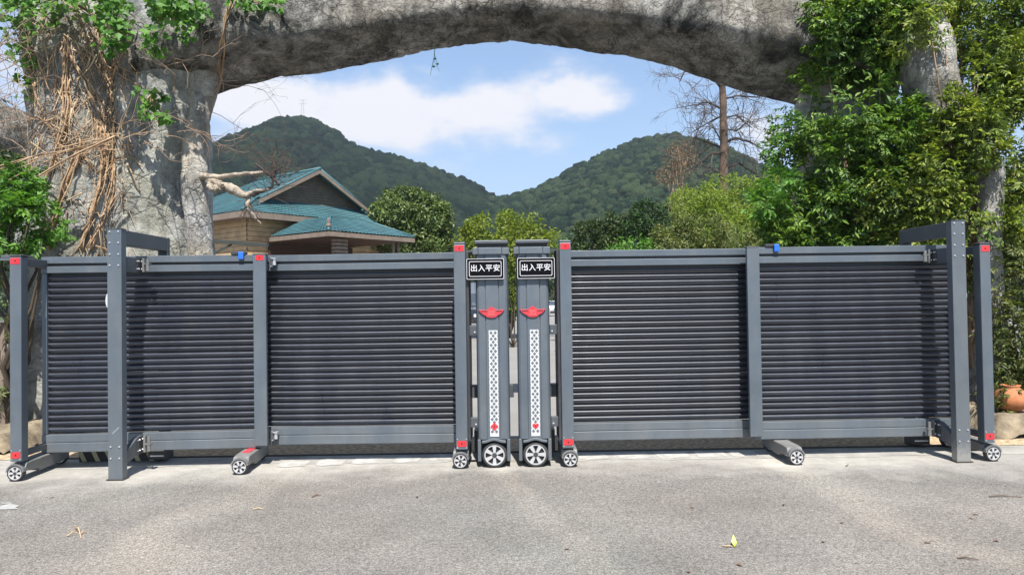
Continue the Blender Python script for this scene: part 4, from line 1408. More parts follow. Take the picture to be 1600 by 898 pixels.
# left ivy clusters -----------------------------------------------------
for lab, cl, n, npart, seed in [
    ('broad leaved ivy draped over the top left of the arch', [E(95, -5, 8.7, .75, .35, .20), E(160, 12, 8.6, .38, .3, .26), E(185, 52, 8.5, .14, .2, .22), E(62, 25, 8.7, .22, .3, .16), E(170, 75, 8.5, .12, .2, .08)], 620, 110, 1),
    ('ivy clump on the left end of the crossbeam', [E(262, 10, 8.6, .24, .3, .2), E(300, 18, 8.7, .28, .3, .18), E(245, 62, 8.5, .15, .2, .20), E(292, 50, 8.6, .14, .2, .12)], 430, 100, 2),
    ('small ivy tuft over the crossbeam above the sky opening', [E(385, 2, 8.8, .26, .2, .08), E(430, 8, 8.8, .12, .15, .08)], 150, 40, 3),
    ('sparse ivy sprig halfway up the cleft of the left trunk', [E(235, 150, 8.75, .22, .12, .06), E(232, 172, 8.7, .10, .12, .10), E(255, 185, 8.7, .10, .1, .06)], 70, 34, 4),
    ('dark ivy sprays hanging against the sky left of the trunk', [E(40, 80, 8.9, .22, .2, .35), E(20, 20, 8.9, .3, .2, .2), E(45, 140, 8.9, .1, .1, .2)], 160, 40, 5),
]:
    root = thing('ivy', lab, 'ivy', tuple(cl[0][0]), 0, 'ivy growing on the left side of the arch')
    pos, out = clump_points(cl, n, .35, -.12, 3.0, seed)
    k = len(pos)
    ax = rng.normal(0, .5, (k, 3)) + np.array([0, -.3, -.5]); nr = out * .5 + np.array([0, -.7, .7]) + rng.normal(0, .35, (k, 3))
    L = rng.uniform(.055, .10, k)
    V1, F1 = leaf_arrays(pos, ax, nr, L, L * 1.0, .12)
    mesh_obj('foliage', V1, F1, M['ivy'], root, True)['kind'] = 'stuff'
    p2, o2 = clump_points(cl, npart * 2, .8, 0, 1, seed + 50)
    add_leaf_parts(root, p2, o2, npart, .085, 'ivy', seed)
    stems(root, cl, cl[0][0], M['vine2'], .012, seed, 4)

bush('shrub', 'bright green pinnate shrub at the left edge below the canes', 'shrub',
     [E(15, 310, 8.2, .32, .3, .22), E(45, 345, 8.1, .32, .3, .22), E(10, 365, 8.1, .3, .3, .2), E(60, 375, 8.1, .16, .2, .1), E(30, 285, 8.3, .2, .2, .14)],
     M['ivy'], 620, 4, .035, .075, .032, -.1, 2.5, .3, 7, foot=(P(10, 400, 8.3).x, 8.3, 0), updir=.9)
bush('shrub', 'olive weeds growing behind the left end post', 'shrub',
     [E(4, 470, 8.3, .2, .3, .5), E(-30, 420, 8.4, .4, .3, .6), E(-20, 600, 8.2, .3, .2, .3), E(10, 560, 8.3, .12, .2, .25)],
     M['olive'], 520, 3, .03, .06, .02, -.05, 2.5, .2, 8, foot=(P(-20, 500, 8.4).x, 8.4, 0))
bush('shrub', 'dark thicket on the slope behind the left limb', 'shrub',
     [E(10, 265, 14, 1.2, 1, .8), E(40, 300, 13, .9, .8, .8), E(-60, 250, 14, 1.6, 1, 1.4), E(0, 340, 12.5, 1.2, 1, .8)],
     M['darkleaf'], 6500, 0, 0, .13, .06, 0, 1, .3, 9, foot=(-9, 14, 0), updir=.8)

# right climbers --------------------------------------------------------
RC = [
    ('glossy climber covering the inner face of the right trunk',
     [E(1300, 130, 9.0, .35, .35, .45), E(1335, 60, 8.9, .42, .4, .55), E(1265, 190, 9.0, .30, .3, .30), E(1285, 260, 8.9, .42, .4, .45), E(1350, 200, 8.8, .50, .45, .70),
      E(1335, 330, 8.8, .55, .45, .45), E(1255, 350, 8.9, .42, .4, .32), E(1215, 372, 8.9, .25, .3, .18), E(1400, 225, 8.8, .24, .3, .38), E(1375, 40, 8.9, .26, .4, .5), E(1300, 20, 8.9, .25, .3, .22)],
     'wist', 5200, 21, 260, .33),
    ('feathery vine mass hanging over the upper right limb',
     [E(1430, -5, 9.2, .5, .3, .22), E(1510, 60, 8.8, .14, .2, .22), E(1545, 40, 8.8, .42, .5, .42), E(1600, 90, 8.7, .35, .5, .7), E(1540, 150, 9.1, .30, .3, .4), E(1480, 225, 8.7, .5, .4, .36), E(1590, 230, 8.8, .4, .5, .6),
      E(1420, 290, 8.6, .5, .4, .42), E(1512, 205, 8.3, .26, .2, .24), E(1465, 222, 8.5, .24, .15, .12), E(1418, 8, 8.8, .28, .15, .18), E(1475, 10, 8.85, .26, .15, .2), E(1515, 95, 8.6, .10, .15, .24), E(1530, 140, 8.4, .14, .15, .2), E(1552, 360, 8.3, .12, .1, .16), E(1440, 42, 8.3, .26, .08, .10), E(1480, 66, 8.3, .12, .08, .09), E(1500, 178, 8.35, .16, .08, .12), E(1535, 345, 8.35, .14, .15, .20), E(1570, 190, 8.5, .2, .2, .3), E(1585, 280, 8.5, .22, .2, .35), E(1495, 320, 8.7, .26, .3, .40), E(1600, 340, 8.8, .26, .4, .5), E(1450, 360, 8.5, .5, .3, .25)],
     'wist2', 6000, 22, 200, .33),
]
for lab, cl, mk, n, seed, npart, sh in RC:
    root, (pos, out) = bush('climbing_vine', lab, 'climber', cl, M[mk], int(n * 1.5), 4, .030, .066, .026, -.13, 1.5, sh, seed, sub=210, subr=.22, foot=(P(cl[0][0][0] * 0 + (1320 if seed == 21 else 1500), 400, 9.6).x, 9.6, 0),
                            group='climbers on the right side of the arch', r0=.03, nst=1, stem_mat=M['vine2'])
    p2, o2 = clump_points(cl, npart * 4, .9, 0, 1, seed + 60)
    add_leaf_parts(root, p2, o2, npart, .085, 'wist', seed, -.2)
bush('shrub', 'light green leafy shoots poking into the sky beside the right trunk', 'shrub',
     [E(1215, 285, 8.7, .26, .3, .10), E(1205, 235, 8.8, .10, .2, .05), E(1225, 200, 8.8, .12, .2, .05), E(1195, 320, 8.6, .22, .3, .12)],
     M['ivy'], 130, 3, .035, .08, .03, 0, 1, .1, 23, foot=(P(1260, 400, 9.2).x, 9.2, 0), r0=.01)
bush('shrub', 'dusty olive bush between the right end post and the frame edge', 'shrub',
     [E(1575, 430, 8.5, .36, .4, .5), E(1590, 530, 8.3, .34, .35, .5), E(1565, 500, 8.5, .2, .3, .4), E(1640, 480, 8.4, .4, .4, .8), E(1572, 580, 8.4, .22, .25, .2), E(1590, 400, 8.8, .2, .3, .3)],
     M['olive'], 2100, 3, .03, .062, .022, -.02, 2.2, .3, 24, foot=(P(1600, 600, 8.6).x, 8.6, .1))
# background shrubs and trees
bush('round_tree', 'rounded dark evergreen tree right of the teal roofed house', 'tree',
     [E(640, 340, 31, 1.60, 1.5, 1.05), E(605, 350, 31, .9, 1, .9), E(680, 353, 31, .75, 1, .9), E(640, 375, 31, 1.7, 1.4, .9), E(672, 385, 30.5, .9, 1, .6)],
     M['round'], 24000, 0, 0, .16, .07, 0, 1, .72, 31, foot=(P(640, 400, 31).x, 31, 0), crown='crown', r0=.12, trunk='trunk', stem_mat=M['barkdark'], sub=300, subr=.34)
bush('yellow_green_tree', 'low yellow green tree rising behind the twin columns', 'tree',
     [E(785, 372, 30, 1.7, 1.3, .9), E(740, 385, 30, .7, .9, .6), E(835, 385, 30, 1.0, .9, .7), E(800, 430, 30, 1.3, 1.0, 1.5), E(765, 400, 29.5, 1.2, 1, .7)],
     M['yellowgreen'], 15000, 0, 0, .15, .07, 0, 1, .6, 32, foot=(P(790, 400, 30).x, 30, 0), crown='crown', r0=.12, trunk='trunk', stem_mat=M['barkdark'], sub=170, subr=.42)
for i, (lab, cl, mk, n, ln, wd, sd) in enumerate([
    ('dark small leaved shrub just above the right inner panel', [E(935, 375, 20, .75, .7, .42), E(965, 365, 20, .6, .7, .5), E(915, 385, 20, .4, .5, .25)], 'darkleaf', 6500, .09, .045, 41),
    ('dense dark pine like shrub with flat top', [E(1012, 340, 19, .45, .5, .28), E(1000, 358, 19, .42, .5, .2), E(1010, 385, 19, .2, .3, .3)], 'pine', 5200, .10, .03, 42),
    ('bushy olive shrub left of the bamboo', [E(1060, 378, 18, .75, .6, .42), E(1100, 365, 18.3, .6, .6, .5), E(1040, 388, 17.8, .4, .5, .25)], 'olive', 6200, .085, .04, 43),
    ('low bright shrub peeping over the gate rail', [E(990, 388, 17.5, .5, .4, .14), E(965, 388, 17.5, .3, .4, .12), E(895, 388, 26, .5, .4, .2)], 'ivy', 1500, .085, .04, 44),
    ('tall yellow green bamboo thicket in front of the bare tree', [E(1090, 325, 21, .7, .8, .5), E(1140, 320, 21, .8, .8, .75), E(1185, 330, 20.5, .8, .8, .8), E(1105, 350, 20.5, .9, .8, .6), E(1160, 365, 19.8, 1.0, .8, .5), E(1215, 325, 20, .6, .8, .85)], 'bamboo', 17000, .15, .028, 45),
    ('shady undergrowth beneath the bamboo thicket', [E(1210, 385, 15, .6, .5, .25), E(1180, 380, 16, .5, .5, .22)], 'olive', 3500, .08, .035, 46),
    ('leafy bushes in shade left of the inner column gap', [E(800, 440, 24, .9, .6, .8), E(870, 440, 30, 1.1, .6, .9), E(738, 425, 44.5, 1.6, .6, 1.2), E(738, 405, 32, .8, .6, .6)], 'darkleaf', 3500, .10, .05, 47)]):
    bush('bamboo_thicket' if mk == 'bamboo' else 'shrub', lab, 'bamboo' if mk == 'bamboo' else 'shrub', cl, M[mk], n, 0, 0, ln, wd, 0, 1, .45, sd,
         foot=(cl[0][0][0], cl[0][0][1], 0), group='shrubs behind the gate', r0=.03, sub=240 if mk == 'bamboo' else 90, subr=.34 if mk == 'bamboo' else .2)
# rusty brown shrub
bush('rusty_shrub', 'rusty brown half dead crown left of the bare trunk', 'shrub', [E(1062, 248, 23, .55, .6, .55), E(1045, 275, 23, .55, .5, .35)], M['rust'], 1500, 0, 0, .07, .03, .0, 2, .1, 48,
     foot=(P(1070, 300, 23).x, 23, 0), r0=.03, nst=8, stem_mat=M['vine2'])

# bare tree
bt = thing('bare_tree', 'tall bare conifer trunk with drooping twiggy branches on the right skyline', 'tree', (P(1130, 449, 24).x, 24, 0))
m = MB()
jag_tube(m, [ground_pt(1130, 24), Z(1130, 330, 24), Z(1131, 200, 24), Z(1128, 110, 24), Z(1127, 40, 24)], [.17, .15, .125, .105, .09], 10, 8, .06, 3)
m.obj('trunk', M['bark'], bt, world=True, smooth=True)
rs = random.Random(21)
BR = [[(1127, 138), (1112, 118), (1095, 110), (1070, 112), (1062, 128)], [(1127, 170), (1105, 160), (1075, 166)], [(1130, 232), (1105, 222), (1085, 215), (1082, 224)],
      [(1130, 226), (1118, 205), (1112, 195)], [(1130, 240), (1112, 240), (1085, 262), (1065, 288), (1050, 305)], [(1132, 222), (1150, 216), (1172, 222), (1190, 232)],
      [(1132, 262), (1155, 256), (1175, 268), (1190, 280)], [(1130, 155), (1150, 150), (1185, 152), (1206, 142)], [(1130, 185), (1150, 180), (1175, 200)],
      [(1130, 200), (1150, 205), (1170, 190)], [(1128, 130), (1150, 125), (1180, 140)], [(1130, 275), (1110, 262), (1085, 255), (1060, 260)], [(1130, 180), (1110, 190), (1085, 205)]]
for i, br in enumerate(BR):
    m = MB(); Y0 = 24
    pts = [P(x, y, Y0 + (rs.uniform(-.3, .3) if j else 0)) for j, (x, y) in enumerate(br)]
    r0 = .055 if i in (0, 4, 5, 6) else .035
    jag_tube(m, pts, [r0 * (1 - .7 * j / (len(pts) - 1)) for j in range(len(pts))], 6, 4, .15, i)
    o = m.obj('branch', M['barkdark'], bt, world=True)

    def fn(rs, pts=pts):
        k = rs.randrange(len(pts) - 1); p = pts[k].lerp(pts[k + 1], rs.random())
        return p, Vector((rs.gauss(.3 if pts[-1].x > pts[0].x else -.3, .5), rs.gauss(0, .5), rs.gauss(.15, .6))).normalized()
    mm = twig_cloud(None, None, None, fn, 12, M['vine2'], .013, 100 + i, 2, .95)
    mm.obj('twigs', M['greytwig'], o, world=True)['kind'] = 'stuff' if False else 'stuff'

# ------------------------------------------------------------------ house
Hc = Vector((-9.1, 25.0, 0)); HU = Vector((.6, .8, 0)); HV = Vector((-.8, .6, 0))
house = thing('house', 'wooden cabin with teal tiled hip and gable roof behind the left gate', 'house', tuple(Hc))


def H(u, v, z):
    return Hc + HU * u + HV * v + Vector((0, 0, z))


def tile_plane(name, a, b, c, d, parent, mat, row=.20, colw=.16, wave=.022, lip=.022):
    """a-b eave (left to right), d-c ridge; courses of curved tiles as relief"""
    a, b, c, d = map(Vector, (a, b, c, d))
    nrm = (b - a).cross(d - a).normalized()
    if nrm.z < 0: nrm = -nrm
    H_ = ((d - a).length + (c - b).length) / 2
    rows = max(2, int(max((d - a).length, (c - b).length) / row)); cols = max(4, int((b - a).length / colw) * 4)
    V = []; Fc = []
    for r in range(rows):
        for e in (0, 1):
            f = (r + e) / rows
            for k in range(cols + 1):
                g_ = k / cols; lo = a.lerp(b, g_); hi = d.lerp(c, g_); p = lo.lerp(hi, f)
                s = abs(math.sin(math.pi * g_ * (b - a).length / colw)) * wave
                V.append(p + nrm * (s + (lip if e == 0 else 0)))
    w = cols + 1
    for r in range(rows):
        for e in ((0,) if r == rows - 1 else (0, 1)):
            i0 = (2 * r + e) * w
            for k in range(cols):
                Fc.append((i0 + k, i0 + k + 1, i0 + w + k + 1, i0 + w + k))
    o = mesh_obj(name, V, Fc, mat, parent, True); return o


ZE, ZR, ZG = 4.7, 6.62, 5.33
roof = tile_plane('roof', H(0, 0, ZE), H(7.3, 0, ZE), H(6.05, .95, ZG), H(1.25, .95, ZG), house, M['teal'])      # skirt below the gable
m = tile_plane('roof_slope', H(0, 7.2, ZE), H(0, 0, ZE), H(1.25, .95, ZG), H(1.25, 6.2, ZG), roof, M['teal'])
m = tile_plane('roof_slope', H(1.25, 6.2, ZG), H(1.25, .55, ZG), H(3.65, .55, ZR), H(3.65, 4.4, ZR), roof, M['teal'])
m = tile_plane('roof_slope', H(6.05, .55, ZG), H(6.05, 6.2, ZG), H(3.65, 4.4, ZR), H(3.65, .55, ZR), roof, M['teal'])
m = tile_plane('roof_slope', H(7.3, 0, ZE), H(7.3, 7.2, ZE), H(6.05, 6.2, ZG), H(6.05, .95, ZG), roof, M['teal'])


def beamline(m, a, b, w, h):
    a, b = Vector(a), Vector(b); d = (b - a).normalized(); s = Vector((0, 0, 1)).cross(d).normalized() * w / 2; u = Vector((0, 0, h / 2))
    vs = [a - s - u, a + s - u, a + s + u, a - s + u, b - s - u, b + s - u, b + s + u, b - s + u]
    m.add(vs, [(0, 1, 2, 3)[::-1], (4, 5, 6, 7), (0, 1, 5, 4), (1, 2, 6, 5), (2, 3, 7, 6), (3, 0, 4, 7)])


# gable wall of thin boards
gm = MB(); zz = ZG
while zz < ZR - .12:
    half = 2.40 * (1 - (zz - ZG) / (ZR - ZG)); gm.prism_y([(-half, zz), (half, zz), (half * .97, zz + .085), (-half * .97, zz + .085)], 0, .03); zz += .10
mv = []
for x, y, z in gm.v: mv.append(H(3.65 + x, .92 + y, z))
mesh_obj('gable_wall', mv, gm.f, M['board2'], house, True)['kind'] = 'stuff'
mesh_obj('gable_backing', [H(1.28, .99, ZG), H(6.02, .99, ZG), H(3.65, .99, ZR - .05)], [(0, 1, 2)], M['brown'], house, True)
for s in (-1, 1):
    m = MB(); beamline(m, H(3.65, .50, ZR - .07), H(3.65 + s * 2.62, .50, ZG - .16), .08, .15); m.obj('bargeboard', M['fascia'], house, world=True)
m = MB()
m.tube([H(3.65, .45, ZR + .05), H(3.65, 4.4, ZR + .05)], .06, 8); m.tube([H(0, 0, ZE + .05), H(1.25, .95, ZG + .06)], .05, 8); m.tube([H(7.3, 0, ZE + .05), H(6.05, .95, ZG + .06)], .05, 8)
m.tube([H(3.65, .5, ZR + .04), H(6.25, .5, ZG - .04)], .05, 8); m.tube([H(3.65, .5, ZR + .04), H(1.05, .5, ZG - .04)], .05, 8)
m.obj('ridge_tiles', M['teal'], house, world=True, smooth=True)
m = MB(); beamline(m, H(.02, .02, ZE - .11), H(7.3, .02, ZE - .11), .06, .20); beamline(m, H(.03, 7.2, ZE - .11), H(.03, .05, ZE - .11), .06, .20)
m.obj('fascia', M['fascia'], house, world=True)
m = MB(); vs = [H(0.05, 0.05, ZE - .19), H(7.2, .05, ZE - .19), H(7.2, 7, ZE - .19), H(.05, 7, ZE - .19)]; m.add(vs, [(0, 1, 2, 3)]); m.obj('soffit', M['fascia'], house, world=True)


def boards(u0, v0, u1, v1, z0, z1, name, mat, pitch=.17):
    m = MB(); a = H(u0, v0, 0); b = H(u1, v1, 0); d = (b - a).normalized(); nr = Vector((d.y, -d.x, 0))
    z = z0
    while z < z1:
        zt = min(z + pitch - .012, z1)
        vs = [a + nr * .03 + Vector((0, 0, z)), b + nr * .03 + Vector((0, 0, z)), b + nr * .008 + Vector((0, 0, zt)), a + nr * .008 + Vector((0, 0, zt)),
              a + Vector((0, 0, z)), b + Vector((0, 0, z)), b + Vector((0, 0, zt)), a + Vector((0, 0, zt))]
        m.add(vs, [(0, 1, 2, 3), (0, 4, 5, 1), (3, 2, 6, 7)]); z += pitch
    o = m.obj(name, mat, house, world=True)
    bk = [a - nr * .01 + Vector((0, 0, z0)), b - nr * .01 + Vector((0, 0, z0)), b - nr * .01 + Vector((0, 0, z1)), a - nr * .01 + Vector((0, 0, z1))]
    mesh_obj('wall_core', bk, [(0, 1, 2, 3)], M['brown'], o, True)
    o['kind'] = 'stuff'; return o


boards(.5, 6.8, .5, .5, 0, 4.5, 'side_wall', M['board'])
boards(.5, .5, 7.0, .5, 0, 4.5, 'front_wall', M['board'])
mesh_obj('back_wall', [H(7, .5, 0), H(7, 6.8, 0), H(7, 6.8, 4.5), H(7, .5, 4.5)], [(0, 1, 2, 3)], M['board'], house, True)
# porch
PE, PR = 3.88, 4.55
pr = thing('porch', 'low teal tiled porch with dark shadowed interior in front of the cabin', 'porch', tuple(H(1.2, -3, 0)))
r1 = tile_plane('roof', H(1.2, -3, PE), H(5.2, -3, PE), H(3.9, -1.5, PR), H(2.5, -1.5, PR), pr, M['teal'])
tile_plane('roof_slope', H(1.2, .2, PE), H(1.2, -3, PE), H(2.5, -1.5, PR), H(2.5, .2, PR), r1, M['teal'])
tile_plane('roof_slope', H(5.2, -3, PE), H(5.2, .2, PE), H(3.9, .2, PR), H(3.9, -1.5, PR), r1, M['teal'])
tile_plane('roof_slope', H(2.5, -1.5, PR), H(3.9, -1.5, PR), H(3.9, .2, PR + .01), H(2.5, .2, PR + .01), r1, M['teal'])
m = MB(); m.tube([H(1.2, -3, PE + .04), H(2.5, -1.5, PR + .05)], .05, 8); m.obj('ridge_tiles', M['teal'], pr, world=True, smooth=True)
m = MB(); m.tube([H(5.2, -3, PE + .04), H(3.9, -1.5, PR + .05)], .05, 8); m.obj('ridge_tiles', M['teal'], pr, world=True, smooth=True)
m = MB(); beamline(m, H(1.2, -2.98, PE - .09), H(5.2, -2.98, PE - .09), .06, .15); beamline(m, H(1.22, .2, PE - .09), H(1.22, -2.95, PE - .09), .06, .15)
m.obj('fascia', M['fascia'], pr, world=True)
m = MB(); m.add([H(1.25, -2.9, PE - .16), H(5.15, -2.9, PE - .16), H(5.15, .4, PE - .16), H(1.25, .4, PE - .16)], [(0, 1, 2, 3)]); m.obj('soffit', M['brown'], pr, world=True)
m = MB(); m.add([H(1.3, .44, 0), H(5.2, .44, 0), H(5.2, .44, 3.7), H(1.3, .44, 3.7)], [(0, 1, 2, 3)]); m.obj('porch_shade_wall', M['brown'], pr, world=True)  # dark sheet over the front wall, porch shade put into its colour
m = MB(); zz = 2.0
a = H(1.75, -2.6, 0); b = H(2.25, -2.6, 0)
while zz < 3.7:
    beamline(m, a + Vector((0, 0, zz)), b + Vector((0, 0, zz)), .25, .09); zz += .125
beamline(m, H(1.85, -2.55, 1.0), H(2.15, -2.55, 1.0), .2, 2.0)
m.obj('stacked_pillar', M['fascia'], pr, world=True)
for uu in (4.5, 4.75):
    m = MB(); m.tube([H(uu, -2.6, 0), H(uu, -2.6, 3.75)], .05, 8); m.obj('post', M['fascia'], pr, world=True)
m = MB(); m.add([H(2.6, .40, 2.2), H(3.4, .40, 2.2), H(3.4, .40, 3.3), H(2.6, .40, 3.3)], [(0, 1, 2, 3)]); m.obj('window', M['glass'], pr, world=True)
m = MB()
for i, (r, z) in enumerate([(.07, 0), (.09, .06), (.05, .12), (.065, .2), (.03, .28)][:-1]):
    nx = [(.07, 0), (.09, .06), (.05, .12), (.065, .2), (.03, .28)][i + 1]
    p = H(1.35, -2.82, PE + .16); m.cyl(p + Vector((0, 0, z)), p + Vector((0, 0, nx[1])), r, nx[0], 10)
m.obj('finial', M['fascia'], pr, world=True, smooth=True)
# dark beam sticking out in front of the house
tb = thing('barrier_beam', 'dark green metal beam jutting out in front of the cabin wall', 'beam', Z(325, 385, 15))
m = MB(); beamline(m, Z(300, 374, 15.2), Z(418, 383, 14.6), .08, .075); m.obj('beam', M['pole'], tb, world=True, bevel=.005)
m = MB(); beamline(m, Z(325, 400, 15), Z(362, 382, 14.9), .04, .04); m.obj('strut', M['pole'], tb, world=True)
m = MB(); m.tube([(P(300, 374, 15.2).x, 15.2, 0), Z(300, 374, 15.2)], .06, 8); m.obj('post', M['pole'], tb, world=True)

# ------------------------------------------------------------------ pillar and stakes at left
gp = thing('gate_pillar', 'squat dark capped pillar behind the left end post', 'pillar', (P(28, 449, 7.5).x, 7.5, 0))
m = MB(); m.box(-.05, .05, -.05, .05, 0, 1.98); m.obj('shaft', M['frame2'], gp, bevel=.005)
m = MB(); m.box(-.12, .12, -.12, .12, 1.98, 2.0); m.obj('cap_lip', M['frame'], gp); m = MB(); m.box(-.105, .105, -.105, .105, 2.0, 2.035); m.obj('cap', M['frame2'], gp, bevel=.006)
for i, (px, w, mt, lab) in enumerate(((2, .05, 'fascia', 'pale weathered wooden stake at the far left edge'), (13, .05, 'bark', 'brown wooden stake close to the left end post'))):
    p = P(px, 449, 8.25); m = MB(); m.box(-w, w, -.02, .02, -.02, 1.35 + .2 * i)
    o = m.obj('wooden_stake', M[mt], loc=(p.x, 8.25 + .1 * i, .0), bevel=.008); tag(o, lab, 'stake')

# ------------------------------------------------------------------ earth banks
def bank(name, label, x0, x1, y0, y1, h, seed):
    nx, ny = 90, 50; xs = np.linspace(x0, x1, nx); ys = np.linspace(y0, y1, ny); X, Y = np.meshgrid(xs, ys, indexing='ij')
    ed = np.minimum(np.minimum((X - x0), (x1 - X)) / .14, np.minimum((Y - y0), (y1 - Y)) / .08); ed = np.clip(ed + .6 * fbm(np.stack([X * 3, Y * 3, X * 0 + seed], -1), 3), 0, 1)
    Zz = -.03 + (h + .03) * ed + .05 * fbm(np.stack([X * 7, Y * 7, X * 0 + seed], -1), 5) * ed
    V = np.stack([X, Y, Zz], -1).reshape(-1, 3); i = np.arange(nx - 1)[:, None]; k = np.arange(ny - 1)[None]
    Fc = np.stack([i * ny + k, (i + 1) * ny + k, (i + 1) * ny + k + 1, i * ny + k + 1], -1).reshape(-1, 4)
    o = mesh_obj(name, V, Fc, M['soil'], smooth=True); tag(o, kind='structure'); return o


bank('earth_bank', '', P(1540, 690, 7.8).x, 9.5, 7.65, 10.5, .24, 1)
bank('earth_bank', '', -9, P(26, 690, 7.8).x, 7.6, 9.0, .20, 2)
# terracotta jar
jar = thing('terracotta_jar', 'round orange terracotta jar lying among weeds at the right edge', 'jar', (P(1580, 645, 8.0).x, 8.0, .235))
prof = [(0, .0), (.08, .0), (.135, .04), (.165, .10), (.165, .16), (.13, .22), (.09, .245), (.085, .265), (.10, .28), (.085, .28), (.07, .25)]
n = 32; vs = []; fs = []
for i in range(n):
    a = 2 * math.pi * i / n; vs += [(r * math.cos(a), r * math.sin(a), z) for r, z in prof]
k = len(prof)
for i in range(n):
    j = (i + 1) % n; fs += [(i * k + q, j * k + q, j * k + q + 1, i * k + q + 1) for q in range(k - 1)]
mesh_obj('body', vs, fs, M['terracotta'], jar, False, smooth=True)
bush('weed', 'low yellowing weeds around the terracotta jar', 'weed', [E(1565, 610, 8.05, .18, .2, .10), E(1590, 585, 8.2, .25, .2, .08), E(1560, 640, 8.0, .06, .15, .1)], M['olive'], 260, 2, .02, .05, .018, 0, 1, .1, 61,
     foot=(P(1560, 640, 8.1).x, 8.1, .2), r0=.006)


# ------------------------------------------------------------------ parked vehicles
def vehicle(name, label, cat, X, Y, rz, prof, glass, W, wheels, body, wr, facemarks=True):
    t = thing(name, label, cat, (X, Y, 0), rz)
    m = MB(); m.prism_x([(y, z) for y, z in prof], -W / 2, W / 2); b = m.obj('body', M[body], t, bevel=.07)
    for ga, gb in glass:       # windscreens
        (y0, z0), (y1, z1) = ga, gb; m = MB()
        d = Vector((0, y1 - y0, z1 - z0)).normalized(); nn = Vector((0, -d.z, d.y)) * .012
        if nn.y > 0 and y0 < 1: nn = nn
        a = Vector((0, y0, z0)) + nn; c = Vector((0, y1, z1)) + nn
        m.add([(-W * .42, a.y, a.z), (W * .42, a.y, a.z), (W * .36, c.y, c.z), (-W * .36, c.y, c.z)], [(0, 1, 2, 3)]); m.obj('windscreen', M['glass'], b)
    for s in (-1, 1):
        for y, z in wheels:
            m = MB(); m.cyl((s * (W / 2 - .18), y, z), (s * (W / 2 + .01), y, z), wr, n=20); w = m.obj('wheel', M['tyre'], t, bevel=.02)
            m = MB(); m.cyl((s * (W / 2 + .01), y, z), (s * (W / 2 + .02), y, z), wr * .6, n=16); m.obj('rim', M['rim'], w)
        y0 = prof[0][0]
        m = MB(); m.box(s * W * .36 - .16, s * W * .36 + .16, y0 - .03, y0 + .06, .62, .80); m.obj('headlight', M['light'], b, bevel=.02)
        m = MB(); ys = [p[0] for p in prof]; zs = max(p[1] for p in prof)
        m.box(s * (W / 2 + .004) - .002, s * (W / 2 + .004) + .002, min(ys) + (max(ys) - min(ys)) * .28, max(ys) - .35, zs * .62, zs * .90); m.obj('side_window', M['glass'], b)
    y0 = prof[0][0]
    m = MB(); m.box(-W * .28, W * .28, y0 - .02, y0 + .05, .55, .78); m.obj('grille', M['black'], b)
    m = MB(); m.box(-W * .5, W * .5, y0 - .05, y0 + .05, .28, .50); m.obj('bumper', M['black'], b, bevel=.02)
    return t


vanprof = [(0, .30), (5.0, .30), (5.0, 2.55), (.85, 2.6), (.35, 1.95), (.12, 1.20), (0, 1.05)]
vehicle('parked_van', 'blue van parked in the yard, seen left of the twin columns', 'van', P(724, 449, 41).x, 41, 0, vanprof, [((.10, 1.25), (.80, 2.5))], 1.95, ((.95, .36), (4.1, .36)), 'carblue', .36)
carprof = [(0, .28), (4.4, .28), (4.4, .85), (4.2, 1.0), (3.6, 1.42), (1.9, 1.46), (1.1, .98), (.1, .82), (0, .7)]
vehicle('parked_car', 'red car far off between the twin columns', 'car', P(806, 449, 90).x, 90, 0, carprof, [((1.15, 1.0), (1.85, 1.42))], 1.8, ((.85, .32), (3.5, .32)), 'carred', .32)
vehicle('parked_car', 'white and red car parked right of the twin columns', 'car', P(872, 449, 70).x, 70, .5, carprof, [((1.15, 1.0), (1.85, 1.42))], 1.8, ((.85, .32), (3.5, .32)), 'carwhite', .32)

# ------------------------------------------------------------------ hills
def ico():
    t_ = (1 + 5 ** .5) / 2
    v = [(-1, t_, 0), (1, t_, 0), (-1, -t_, 0), (1, -t_, 0), (0, -1, t_), (0, 1, t_), (0, -1, -t_), (0, 1, -t_), (t_, 0, -1), (t_, 0, 1), (-t_, 0, -1), (-t_, 0, 1)]
    f = [(0, 11, 5), (0, 5, 1), (0, 1, 7), (0, 7, 10), (0, 10, 11), (1, 5, 9), (5, 11, 4), (11, 10, 2), (10, 7, 6), (7, 1, 8), (3, 9, 4), (3, 4, 2), (3, 2, 6), (3, 6, 8), (3, 8, 9), (4, 9, 5), (2, 4, 11), (6, 2, 10), (8, 6, 7), (9, 8, 1)]
    v = [np.array(a) / np.linalg.norm(a) for a in v]
    cache = {}; nf = []

    def mid(a, b):
        k = (min(a, b), max(a, b))
        if k not in cache:
            p = v[a] + v[b]; v.append(p / np.linalg.norm(p)); cache[k] = len(v) - 1
        return cache[k]
    for a, b, c in f:
        x, y, z = mid(a, b), mid(b, c), mid(c, a); nf += [(a, x, z), (b, y, x), (c, z, y), (x, y, z)]
    return np.array(v), np.array(nf)


IV, IF = ico()


